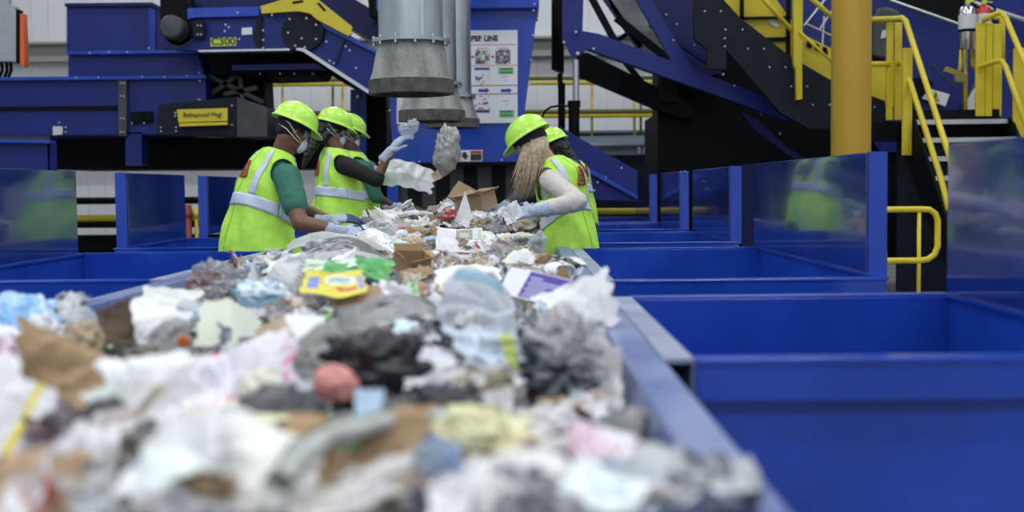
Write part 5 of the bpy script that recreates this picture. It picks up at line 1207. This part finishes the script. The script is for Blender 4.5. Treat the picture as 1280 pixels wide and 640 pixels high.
hero(S, 'kraft_paper', 522, 345, 40, 20, KRAFT, 'torn kraft paper triangle in front of the gaping kraft bag', 'the torn kraft triangle', 'paper', 40, -15, 30, amp=0.4)
hero('lump', 'kraft_paper', 518, 304, 24, 11, TAN, 'small brown crumple behind the gaping kraft bag', 'the small brown crumple', 'paper ball')
hero(S, 'magazine', 538, 316, 34, 14, MAGD, 'dark glossy magazine page left of the magazine spread', 'the dark magazine page', 'magazine', 30, 20, -25)
hero(S, 'wrapper', 535, 334, 22, 16, MAG, 'small multicoloured wrapper right of the gaping kraft bag', 'the multicoloured wrapper', 'wrapper', 45, 10, 30)
hero(S, 'magazine', 560, 329, 44, 24, NPC, 'newspaper page with a dark red stripe below the magazine spread', 'the red-striped page', 'newspaper', 35, -15, -30, amp=0.4)
hero(S, 'paper_sheet', 582, 350, 84, 24, WP, 'smooth bright white sheet in the centre just above the bluish newspaper', 'the smooth bright white sheet', 'paper', 22, 0, 4, amp=0.18, curl=-0.6, cax=0.2, fine=0.2)
hero(S, 'magazine', 655, 332, 66, 28, STRP, 'pale magazine with dark photo stripes lying toward the right rail', 'the pale striped magazine', 'magazine', 30, -15, -14, amp=0.2, curl=-0.8, cax=0.2)
hero('roll', 'folded_newspaper', 672, 323, 60, 5, GRYP, 'thin dark folded newspaper edge slanting down toward the right rail', 'the thin dark folded edge', 'newspaper', 0, -35, 0)
hero('roll', 'curled_paper', 700, 341, 34, 24, WP, 'curled white paper loop touching the right rail', 'the curled white loop', 'paper', 0, -60, 0)
hero('lump', 'kraft_paper', 603, 334, 20, 10, TAN, 'small tan crumple below the red triangular scrap', 'the small tan crumple', 'paper ball')
hero(S, 'paper_scrap', 624, 341, 9, 9, REDP, 'tiny red scrap right of the smooth bright white sheet', 'the tiny red scrap', 'paper', 55, 0, 30)
# middle zone
def layered_news():
    o = None
    for k in range(6):
        o2 = hero(S, 'folded_newspaper', 420+4*k, 322+7*k, 128-5*k, 20, [GRYL, NPSH, GRYL, NPSH, NP2, NPSH][k], 'large grey folded newspaper arching over the green packaging', 'the arching grey newspaper', 'newspaper', 30+k*3, 5-k*2, -8+k*3, amp=0.30, curl=-1.3-0.05*k, cax=0.12, torn=0.12, seed=60+k, lift=0.085-0.018*k, th=0.003)
        if k == 0: o = o2
        else:
            mw = o2.matrix_world.copy(); o2.parent = o; o2.matrix_parent_inverse = o.matrix_basis.inverted(); o2.matrix_world = mw; o2.name = 'newspaper_leaf'
            for q in ('label', 'category'): del o2[q]
            HERO.pop()
layered_news()
hero(S, 'packaging_bag', 436, 354, 124, 30, GRNF, 'bright green printed packaging film below the arching grey newspaper', 'the green packaging', 'packaging', 36, 0, 6, amp=0.5, curl=-0.6, cax=0.1, lift=0.05)
hero(S, 'packaging_bag', 415, 359, 70, 14, GRNW, 'white and green torn strip across the green packaging', 'the white-green strip', 'packaging', 38, 0, 10, amp=0.5, lift=0.065)
hero(S, 'food_carton', 418, 378, 80, 34, YELB, 'flattened yellow carton with a blue oval and red bar below the green packaging', 'the yellow carton', 'carton', 35, 4, 7, amp=0.34, torn=0.10, th=0.002, fine=0.5, lift=0.045)
hero('lump', 'floral_packet', 370, 386, 30, 28, paper_mat('pink_white_packet', (0.80, 0.72, 0.66), photos=0.7, rough=0.4, cols=[(0.65, 0.10, 0.22), (0.82, 0.8, 0.78), (0.7, 0.45, 0.12)]), 'pink and white patterned packet at the left end of the yellow carton', 'the pink-white packet', 'packet')
hero(S, 'cardboard_piece', 448, 385, 62, 18, CARD, 'small brown cardboard strip lying across the yellow carton corner', 'the brown strip on the carton', 'cardboard', 40, 0, 14, amp=0.1, th=0.004, fine=0, lift=0.02)
hero('lump', 'foam_tray', 490, 374, 54, 34, WP, 'pile of crushed white foam tray right of the yellow carton', 'the crushed white tray', 'tray', amp=0.7, depth=0.6)
hero(S, 'packaging_bag', 515, 374, 22, 36, GRNW, 'narrow green and white wrapper right of the crushed white tray', 'the narrow green wrapper', 'wrapper', 55, 0, 10)
hero(S, 'paper_sheet', 452, 404, 60, 16, WPT, 'pale printed paper folded in front of the yellow carton', 'the pale paper before the carton', 'paper', 35, 10, -10)
hero('lump', 'wrapper', 415, 404, 26, 12, paper_mat('lime_wrapper', (0.40, 0.75, 0.25), rough=0.4), 'small lime green wrapper in front of the yellow carton', 'the lime green wrapper', 'wrapper')
hero('lump', 'plastic_bag', 335, 368, 52, 44, BLUW, 'light blue and white crumpled plastic bag left of the pink-white packet', 'the small blue-white bag', 'bag', amp=0.6)
hero('lump', 'plastic_container', 273, 358, 74, 58, CLEARD, 'crushed clear dark plastic container leaning on the left rail', 'the crushed clear container', 'container', amp=0.4, depth=0.7)
hero('lump', 'plastic_container', 262, 366, 50, 40, MAGD, 'dark crumpled packet showing inside the crushed clear container', 'the dark packet in the container', 'packet', amp=0.4)
hero(S, 'food_carton', 207, 383, 84, 44, BIRD, 'white carton with an orange spot lying by the left rail', 'the orange-spotted carton', 'carton', 40, 15, -14, amp=0.3, curl=-0.7, th=0.002)
hero(S, 'paper_sheet', 186, 404, 82, 44, WP, 'plain white torn sheet in front of the orange-spotted carton', 'the torn white sheet at left', 'paper', 42, -10, -28, amp=0.25, torn=0.2)
hero(S, 'paper_sheet', 290, 404, 100, 54, CREAMG, 'pale peaked paper tent in front of the crushed clear container', 'the pale paper tent', 'paper', 36, 0, 4, amp=0.15, fold=(0.2, 0.0, -0.8), fine=0.2)
hero(S, 'paper_card', 380, 416, 50, 36, WP, 'small blank bright white card left of the centre', 'the blank white card', 'card', 42, 10, -6, amp=0.08, fine=0, torn=0.05)
hero(S, 'cardboard_piece', 345, 424, 40, 34, TAN, 'grey-brown card scrap left of the blank white card', 'the grey-brown card', 'cardboard', 45, 20, 20, amp=0.2, th=0.004)
hero(S, 'dark_carton', 146, 412, 42, 58, BRND, 'dark brown crushed carton beside the left rail', 'the dark brown carton', 'carton', 58, 15, 10, amp=0.5, th=0.004)
hero('lump', 'plastic_bottle', 104, 401, 34, 26, CLEAR, 'small clear crushed bottle by the left rail near the blue bag', 'the clear crushed bottle', 'bottle')
hero('lump', 'kraft_paper', 108, 424, 48, 42, TAN, 'tan crumpled paper between the blue bag and the dark brown carton', 'the tan crumple at left', 'paper ball', amp=0.5)
hero('lump', 'plastic_bag', 22, 405, 96, 40, BLUB, 'bright light-blue plastic bag at the left picture edge', 'the bright blue bag', 'bag', amp=0.55, Yd=2.9)
hero('lump', 'plastic_bag', 58, 425, 50, 46, WBAG, 'translucent white plastic bag right of the bright blue bag', 'the translucent white bag', 'bag', amp=0.6, Yd=2.75)
hero('lump', 'plastic_bag', 10, 452, 70, 80, PKBAG, 'white bag with pink print below the bright blue bag', 'the pink-printed bag', 'bag', amp=0.6, Yd=2.55)
hero(S, 'kraft_paper', 76, 462, 120, 76, KRAFT, 'large crumpled brown kraft bag at left foreground', 'the large kraft bag', 'bag', 48, 10, -6, amp=0.6, torn=0.16, curl=-0.9, cax=1.2)
hero(S, 'kraft_paper', 100, 500, 70, 60, KRAFT, 'lower torn fold of brown paper under the large kraft bag', 'the lower kraft fold', 'paper', 55, -15, 50, amp=0.5)
hero(S, 'packaging_pack', 24, 530, 80, 100, YSTR, 'white pack with a diagonal yellow stripe at the left picture edge', 'the yellow-striped pack', 'packaging', 55, 10, -22, amp=0.3)
hero(S, 'paper_sheet', 180, 492, 160, 88, WP, 'large bright white crumpled sheet right of the large kraft bag', 'the large bright white sheet', 'paper', 42, 0, 8, amp=0.8, torn=0.2, curl=-0.8, cax=1.2)
hero(S, 'printed_flyer', 290, 470, 180, 72, PINKF, 'wide white flyer with magenta spots in the left middle of the heap', 'the magenta-spotted flyer', 'flyer', 26, 10, 12, amp=0.6, torn=0.14)
hero(S, 'newspaper_sheet', 215, 420, 60, 30, NPG, 'grey curled newspaper scrap behind the magenta-spotted flyer', 'the grey curled scrap', 'newspaper', 50, 20, 40, amp=0.5)
hero('lump', 'bottle_cap', 231, 432, 14, 14, paper_mat('orange_plastic', (0.75, 0.20, 0.05), rough=0.4), 'small orange scrap behind the magenta-spotted flyer', 'the small orange scrap', 'plastic scrap')
hero(S, 'magazine', 310, 518, 150, 34, YCRM, 'pale yellow magazine edge below the magenta-spotted flyer', 'the pale yellow magazine', 'magazine', 18, 8, 8, amp=0.2)
hero('lump', 'plastic_bag', 346, 524, 110, 26, BLKB, 'thin black bag between the pale yellow magazine and the white sheet', 'the thin black bag', 'bag')
hero('lump', 'food_packet', 62, 540, 70, 52, MAGD, 'dark multicoloured packet between the yellow-striped pack and the grey-white sheet', 'the dark packet at left', 'packet', amp=0.6)
hero(S, 'paper_sheet', 120, 572, 64, 96, NP, 'pale grey-white paper strip standing left of the crumpled foreground sheet', 'the grey-white strip', 'paper', 58, 10, -4, amp=0.3)
hero(S, 'paper_sheet', 215, 590, 130, 120, WP, 'tall white crumpled paper in the left foreground', 'the tall white foreground paper', 'paper', 55, 0, -10, amp=0.6, torn=0.2)
hero(S, 'cardboard_piece', 55, 612, 150, 66, CARD, 'flat tan cardboard piece in the bottom left corner', 'the corner cardboard', 'cardboard', 30, -10, -4, amp=0.4, torn=0.2, th=0.005, fine=0.4)
hero(S, 'paper_sheet', 330, 585, 165, 110, WBLK, 'large creamy white sheet with a dark mark in the lower foreground', 'the dark-marked sheet', 'paper', 46, 0, -10, amp=0.35, curl=-0.7, cax=0.9)
hero(S, 'kraft_paper', 440, 562, 160, 74, KRAFT, 'broad brown kraft sheet in the lower foreground centre', 'the broad kraft sheet', 'paper', 34, 0, -8, amp=0.45, torn=0.18)
hero('roll', 'rolled_newspaper', 450, 580, 400, 36, GRYL, 'long grey rolled newspaper slanting up right through the lower foreground', 'the long rolled newspaper', 'newspaper', 0, 70, 0, curl=0.1, lift=0.02)
hero(S, 'newspaper_sheet', 460, 618, 200, 60, NPC, 'colour-printed newspaper in front of the long rolled newspaper', 'the colour-printed newspaper', 'newspaper', 40, 10, 12, amp=0.4)
hero('lump', 'food_packet', 545, 598, 64, 96, COLB, 'light blue and red printed packet at the lower centre', 'the blue-red packet', 'packet', amp=0.5)
hero('lump', 'paper_ball', 606, 546, 92, 60, YCRM, 'pale yellow crumpled paper in the lower centre', 'the pale yellow crumple', 'paper ball', amp=0.6)
hero(S, 'paper_sheet', 560, 522, 60, 36, WP, 'white paper scrap behind the pale yellow crumple', 'the white scrap behind the yellow crumple', 'paper', 45, 0, 15)
hero(S, 'newspaper_sheet', 655, 608, 190, 88, NP, 'large white newspaper in the lower right foreground', 'the large white newspaper', 'newspaper', 40, -8, 14, amp=0.5, curl=-0.8)
hero('roll', 'rolled_magazine', 722, 576, 190, 44, SALM, 'red-edged magazine curled up to the right in the right foreground', 'the red-edged magazine', 'magazine', 0, 14, 0, curl=0.12)
hero(S, 'newspaper_sheet', 770, 620, 130, 70, NPB, 'bluish crumpled newspaper in the bottom right of the heap', 'the bottom right newspaper', 'newspaper', 45, 0, -12, amp=0.5)
hero('roll', 'rolled_newspaper', 825, 560, 150, 13, NP, 'thin rolled newspaper standing steeply along the right rail', 'the thin steep roll', 'newspaper', 0, -72, 0, lift=0.05)
for (px, py, r_, lb, lm, cm) in ((800, 588, 36, 'round bright yellow bottle cap in the right foreground', 'the yellow cap', None), (860, 590, 30, 'dull olive-yellow bottle cap nearest the right rail', 'the olive cap', None)):
    p = on_pile(px, py+10); s = p.y/F_PX; r = r_*s/2
    t = empty('plastic_bottle', tuple(p+Vector((0, 0, 0.03)))); tag(t, 'clear crushed bottle with a '+lb.split(' in ')[0].split(' nearest')[0]+(' in the right foreground' if px < 850 else ' nearest the right rail'), 'bottle')
    Rm = Matrix.Rotation(math.radians(62), 3, 'X')
    b = MB(); b.lathe([(0, 0.012), (r*0.8, 0.012), (r, 0.006), (r, -0.014), (r*0.96, -0.014)], n=24, mat=Rm)
    b.build('bottle_cap', mat('yellow_cap' if px < 850 else 'olive_cap', (0.72, 0.66, 0.03) if px < 850 else (0.42, 0.40, 0.12), 0.4), t, True, angle=40)
    b = MB(); b.lathe([(r*0.9, -0.014), (r*0.9, -0.03), (r*1.5, -0.06), (r*1.6, -0.10), (r*1.35, -0.13), (r*1.6, -0.17), (r*1.5, -0.21), (0, -0.22)], n=24, mat=Rm); b.build('bottle_body', CLEAR, t, True)
    HERO.append((px, py, r_, r_, lm, t, p))
# right and centre, middle distance
hero(S, 'newspaper_sheet', 612, 392, 118, 70, NBLU, 'big bluish newspaper page with light blue panels draped in the centre', 'the big bluish page', 'newspaper', 42, 0, -10, amp=0.6, curl=-1.4, cax=0.5, torn=0.16, lift=0.04)
hero(S, 'newspaper_sheet', 610, 445, 104, 74, NBLU2, 'hanging front fold of bluish newspaper with a yellow-green patch', 'the fold with the yellow-green patch', 'newspaper', 62, 5, -3, amp=0.8, curl=0.9, torn=0.18, seed=77)
hero(S, 'newspaper_sheet', 604, 496, 86, 66, NPC, 'newspaper strip with brown and white print below the hanging bluish fold', 'the brown-white newspaper strip', 'newspaper', 60, 0, 4, amp=0.4)
hero(S, 'printed_flyer', 668, 366, 84, 36, PURP, 'white flyer with a purple block of pale lettering near the right rail', 'the purple lettered flyer', 'flyer', 44, -14, -14, amp=0.08, torn=0.03, fine=0, lift=0.01)
hero(S, 'paper_sheet', 722, 402, 90, 54, WP, 'glossy white crumpled paper at the right rail, behind the grey newspaper', 'the glossy white crumple', 'paper', 48, -8, 18, amp=0.6, torn=0.2, lift=0.03)
hero(S, 'wrapper', 727, 380, 18, 10, REDW, 'small red scrap on top of the glossy white crumple', 'the small red scrap on white', 'wrapper', 45, 0, -8, amp=0.2, lift=0.06)
hero('lump', 'newspaper_ball', 705, 455, 104, 104, NP2, 'tall grey crumpled newspaper by the right rail in the middle distance', 'the tall grey crumple', 'newspaper', amp=0.7, depth=0.8)
hero(S, 'newspaper_sheet', 728, 440, 74, 84, NP2, 'grey newspaper sheet wrapped round the tall grey crumple', 'the wrapped grey sheet', 'newspaper', 60, -20, 15, amp=0.6, curl=-1.4, cax=0.0, torn=0.15)
hero(S, 'newspaper_sheet', 758, 484, 44, 84, NP, 'narrow newspaper strip hanging beside the right rail', 'the hanging newspaper strip', 'newspaper', 66, -25, 12, amp=0.4, curl=-0.8, cax=0.0)
hero('lump', 'plastic_bag', 470, 462, 140, 96, BLKB, 'black plastic bag in the centre of the heap', 'the black plastic bag', 'bag', amp=0.7, depth=0.5)
hero('lump', 'plastic_bag', 545, 512, 96, 66, BLKB, 'smaller black plastic bag below the black bag in the centre', 'the smaller black bag', 'bag', amp=0.7, depth=0.5)
hero(S, 'folded_newspaper', 488, 412, 165, 40, NPG, 'grey-brown folded newspaper arching over the black plastic bag', 'the arching folded newspaper', 'newspaper', 40, 8, 12, amp=0.35, curl=-1.2, cax=0.2, lift=0.03)
hero(S, 'newspaper_sheet', 400, 452, 90, 60, NPG, 'grey newspaper curling left of the black plastic bag', 'the grey sheet left of the black bag', 'newspaper', 45, 10, 40, amp=0.4, curl=-1.0)
hero('lump', 'plastic_cup', 418, 484, 56, 40, PINKR, 'coral pink crushed cup left of the smaller black bag', 'the coral pink cup', 'cup', amp=0.4)
hero(S, 'paper_card', 460, 518, 36, 56, LBLU, 'light blue upright card in the centre foreground', 'the light blue card', 'card', 62, 8, -4, amp=0.15)
hero('lump', 'paper_ball', 496, 524, 44, 54, NPG, 'grey crumpled paper right of the light blue card', 'the grey crumple by the blue card', 'paper ball', amp=0.6)
hero(S, 'packaging_disc', 538, 452, 60, 28, IRID, 'pale lid with teal and violet sheen above the smaller black bag', 'the pale sheen lid', 'lid', 42, 0, -5, shape='disc', amp=0.15)
hero(S, 'paper_card', 550, 478, 44, 18, WP, 'small white oval label on the smaller black bag', 'the white oval label', 'label', 48, 0, -4, amp=0.1, shape='disc', lift=0.03)
hero(S, 'newspaper_sheet', 676, 535, 92, 54, NPC, 'crumpled newspaper with orange print left of the dark gap by the right rail', 'the orange-printed newspaper', 'newspaper', 50, 0, 10, amp=0.5)
hero(S, 'paper_sheet', 560, 545, 70, 30, WP, 'small white sheet left of the pale yellow crumple', 'the white sheet left of the yellow crumple', 'paper', 40, 0, -15)
hero(S, 'newspaper_sheet', 355, 490, 80, 18, NPB, 'narrow teal-edged newspaper above the pale yellow magazine', 'the teal-edged newspaper', 'newspaper', 25, 10, -6)
# things in the air and in hands
hero('lump', 'plastic_film', 556, 187, 40, 50, CLEARG, 'grey plastic film tumbling in the air below the ducts', 'the airborne plastic film', 'film', tilt=10, yaw=20, spin=30, amp=0.5, depth=0.6, Yd=9.0)
hero('lump', 'plastic_film', 512, 161, 18, 17, CLEAR, 'clear crumpled plastic held up in the raised glove', 'the held clear plastic', 'film', amp=0.5, Yd=9.3)
hero(S, 'plastic_bag', 505, 220, 76, 30, WHFILM, 'white plastic bag stretched out between the left workers and the ducts', 'the stretched white bag', 'bag', 70, 0, -8, amp=0.5, curl=-1.0, cax=0.0, torn=0.15, Yd=10.9)
hero(S, 'paper_sheet', 546, 221, 14, 10, TAN, 'small tan scrap in the air at the end of the white bag', 'the airborne tan scrap', 'paper', 60, 10, 30, Yd=10.4)
hero(S, 'paper_sheet', 640, 268, 24, 22, WPT, 'printed paper held in the blond woman\'s glove', 'the held printed paper', 'paper', 62, -20, 30, amp=0.3, Yd=6.95)

# fill between them
POOL = [(NP, 'newspaper_sheet', 'newspaper', 'pale newspaper', 18), (NP2, 'newspaper_sheet', 'newspaper', 'picture-printed newspaper', 10), (NPG, 'newspaper_sheet', 'newspaper', 'dull grey newspaper', 8), (NPB, 'newspaper_sheet', 'newspaper', 'bluish newspaper', 6), (NPC, 'newspaper_sheet', 'newspaper', 'colour newspaper', 5),
        (WP, 'paper_sheet', 'paper', 'plain white paper', 16), (WPT, 'paper_sheet', 'paper', 'printed white paper', 9), (CREAM, 'paper_sheet', 'paper', 'cream paper', 5), (KRAFT, 'kraft_paper', 'paper', 'brown kraft paper', 5), (CARD, 'cardboard_piece', 'cardboard', 'brown cardboard', 5),
        (MAG, 'magazine_page', 'magazine', 'glossy colour magazine', 7), (MAGD, 'magazine_page', 'magazine', 'dark magazine', 5), (TEALF, 'printed_flyer', 'flyer', 'teal-printed flyer', 2), (PINKF, 'printed_flyer', 'flyer', 'pink-printed flyer', 2), (GRNW, 'wrapper', 'wrapper', 'green and white wrapper', 2),
        (BLKB, 'plastic_bag', 'bag', 'black plastic', 3), (CLEAR, 'plastic_film', 'film', 'clear plastic', 5), (BLUW, 'plastic_bag', 'bag', 'blue and white plastic', 2), (REDW, 'wrapper', 'wrapper', 'red wrapper', 1), (WBAG, 'plastic_bag', 'bag', 'white plastic bag', 4), (PATT, 'wrapper', 'wrapper', 'speckled wrapper', 3)]
rnd = random.Random(42); weights = [p[4] for p in POOL]
used = set(); count = {}; NEWS_MAX = 150
HP = [(h[0], h[1], h[2], h[3], h[4], h[6]) for h in HERO]
def where(px, py, skip=()):
    c = sorted((((h[0]-px)**2+((h[1]-py)*1.6)**2)**0.5, h) for h in HP if h[4] not in skip)
    h = c[0][1]; dx, dy = px-h[0], (py-h[1])*1.6
    if abs(dx) > abs(dy): w = 'right of ' if dx > 0 else 'left of '
    else: w = 'in front of ' if dy > 0 else 'behind '
    return w+h[4], h[4]
def unique(adj, desc, px, py):
    w, l1 = where(px, py)
    for a in (adj, 'folded', 'creased', 'tilted', 'torn', 'wrinkled', 'bent', 'rumpled', 'ragged', 'curled'):
        lb = '%s %s %s' % (a, desc, w)
        if lb not in used and len(lb.split()) <= 16: used.add(lb); return lb
    w2, _ = where(px, py, (l1,)); lb = '%s %s %s' % (adj, desc, w2); used.add(lb); return lb
N_FILL = 330; made = 0; tries = 0; SP = []
while made < N_FILL and tries < 20000:
    tries += 1
    y = 1.0+(12.6-1.0)*rnd.random()**1.35; x = rnd.uniform(BELT_L+0.03, BELT_R-0.03)
    z = HZ(x, y); px, py = proj((x, y, z))
    if not (-60 < px < 960 and 235 < py < 720): continue
    if 372 < px < 486 and 250 < py < 330 and 6.0 < y < 7.9: continue
    if 610 < px < 730 and 240 < py < 340 and 5.0 < y < 7.6: continue
    if 285 < px < 375 and 250 < py < 335 and y < 7.9: continue
    if 480 < px < 625 and 230 < py < 272 and 6.8 < y < 8.6: continue
    smin = 0.055+0.012*y*0.5
    if any((x-a)**2+((y-b_)*0.7)**2 < smin*smin for a, b_ in SP): continue
    s = F_PX/y; bad = False
    for hx, hy, hw, hh, _, hp in HP:
        if abs(px-hx) < hw*0.42 and abs(py-hy) < hh*0.45 and y < hp.y+0.5: bad = True; break
        if abs(px-hx) < hw*0.46+0.05*s and hy-hh*0.5 < py < hy+hh*0.55+0.05*s and y < hp.y: bad = None; break
    if bad is None: continue
    low = bad
    if bad and rnd.random() < 0.75: continue
    m, nm, cat, desc, _ = rnd.choices(POOL, weights)[0]
    if y < 2.4 and m in (CLEAR, BLUW, GRNW, PATT, WBAG, REDW, MAGD): m, nm, cat, desc, _ = POOL[rnd.choice((0, 1, 5, 6))]
    w = rnd.uniform(0.10, 0.24)*(0.75 if y < 2.6 else 1.0); l = w*rnd.uniform(0.7, 1.4); seed = rnd.randrange(100000)
    if low: w *= 0.6; l *= 0.6
    k = rnd.random(); lift = rnd.uniform(-0.01, 0.035) if not low else -0.04
    if nm in ('plastic_bag', 'plastic_film') and k < 0.7 or (k < 0.14 and y > 2.4):
        me = lump_mesh(nm, w*0.8, l*0.7, w*0.45, m, seed, rnd.uniform(0.5, 1.0), 26, 16); tilt = rnd.uniform(-20, 20); adj = 'crumpled'
    elif k < 0.22 and cat in ('newspaper', 'magazine'):
        me = roll_mesh(nm, w*1.3, w*0.16, m, seed, 0.12); tilt = rnd.uniform(-10, 10); adj = 'rolled'
    else:
        fold = (rnd.uniform(0, PI), rnd.uniform(-0.2, 0.2), rnd.uniform(1.2, 2.6)*rnd.choice((-1, 1))) if rnd.random() < 0.35 else None
        me = sheet_mesh(nm, w, l, m, seed, rnd.uniform(0.3, 0.9), rnd.uniform(-1.6, 1.0), rnd.uniform(0, PI), 0.14, 'rect', 18, fold, 0.7); tilt = rnd.gauss(30, 22); adj = 'folded' if fold else 'crumpled'
    o = bpy.data.objects.new(nm, me); COL.objects.link(o)
    if nm == 'cardboard_piece': thick(o, 0.004)
    o.matrix_world = Matrix.Translation((x, y, z+lift+0.02)) @ Matrix.Rotation(rnd.uniform(-0.7, 0.7), 4, 'Z') @ Matrix.Rotation(math.radians(tilt), 4, 'X') @ Matrix.Rotation(rnd.uniform(0, 6.28), 4, 'Z')
    tag(o, unique(adj, desc, px, py), cat, {'newspaper': 'newspaper pieces in the heap', 'paper': 'paper pieces in the heap'}.get(cat, cat+' pieces in the heap'))
    SP.append((x, y)); made += 1
print('fill', made, tries)

# small scraps scattered on top of the larger pieces
SW = [4, 4, 3, 3, 6, 6, 5, 3, 5, 2, 5, 3, 3, 3, 3, 1, 1, 2, 3, 0, 3]; made = 0; tries = 0
while made < 170 and tries < 9000:
    tries += 1; x = rnd.uniform(BELT_L+0.05, BELT_R-0.04); y = 1.25+9.0*rnd.random()**1.7; z = HZ(x, y); px, py = proj((x, y, z))
    if not (-20 < px < 900 and 240 < py < 660) or (372 < px < 486 and 250 < py < 320) or (350 < px < 480 and 335 < py < 395) or (660 < px < 730 and 260 < py < 330) or (290 < px < 375 and 250 < py < 335): continue
    if any(abs(px-h[0]) < h[2]*0.42 and h[1]-h[3]*0.6 < py < h[1]+h[3]*0.4 for h in HP if h[2] > 30) and rnd.random() < 0.72: continue
    m, nm, cat, desc, _ = rnd.choices(POOL, SW)[0]; w = rnd.uniform(0.035, 0.085)*(1+y*0.06); seed = rnd.randrange(100000)
    if rnd.random() < 0.3: me = lump_mesh(nm, w, w*0.8, w*0.6, m, seed, 0.9, 16, 10)
    else: me = sheet_mesh(nm, w, w*rnd.uniform(0.6, 1.5), m, seed, rnd.uniform(0.3, 0.9), rnd.uniform(-1.5, 1), rnd.uniform(0, PI), 0.18, 'rect', 10, None, 0.5)
    o = bpy.data.objects.new(nm, me); COL.objects.link(o)
    o.matrix_world = Matrix.Translation((x, y, z+rnd.uniform(0.01, 0.05))) @ Matrix.Rotation(rnd.uniform(-0.8, 0.8), 4, 'Z') @ Matrix.Rotation(math.radians(rnd.gauss(35, 20)), 4, 'X') @ Matrix.Rotation(rnd.uniform(0, 6.28), 4, 'Z')
    tag(o, unique('small', desc+' scrap', px, py), cat, {'newspaper': 'newspaper pieces in the heap', 'paper': 'paper pieces in the heap'}.get(cat, cat+' pieces in the heap')); made += 1
# lower, uncountable scrap layer, coloured dark to paint shade into gaps between pieces
vs = []; uvs = []; nx, ny = 70, 420
for j in range(ny+1):
    for i in range(nx+1):
        x = BELT_L+(BELT_R-BELT_L)*i/nx; y = 0.5+(13.6-0.5)*j/ny
        z = HZ(x, y)-0.075+0.030*(mnoise.cell(Vector((x*14, y*12, 0)))-0.5)+0.05*mnoise.noise(Vector((x*15, y*13, 1)))
        vs.append((x, y, max(z, 0.605))); uvs.append((x*3, y*3))
o = bpy.data.objects.new('scrap_layer', mesh_uv('scrap_layer', vs, [(j*(nx+1)+i, j*(nx+1)+i+1, (j+1)*(nx+1)+i+1, (j+1)*(nx+1)+i) for j in range(ny) for i in range(nx)], uvs,
    paper_mat('mixed_scrap', (0.16, 0.155, 0.15), photos=0.85, rough=0.8, cols=[(0.02, 0.02, 0.025), (0.12, 0.10, 0.07), (0.28, 0.28, 0.29), (0.06, 0.07, 0.09)]))); COL.objects.link(o)
tag(o, 'dense layer of shredded mixed paper scrap filling the belt under the larger pieces', 'paper scrap', kind='stuff')
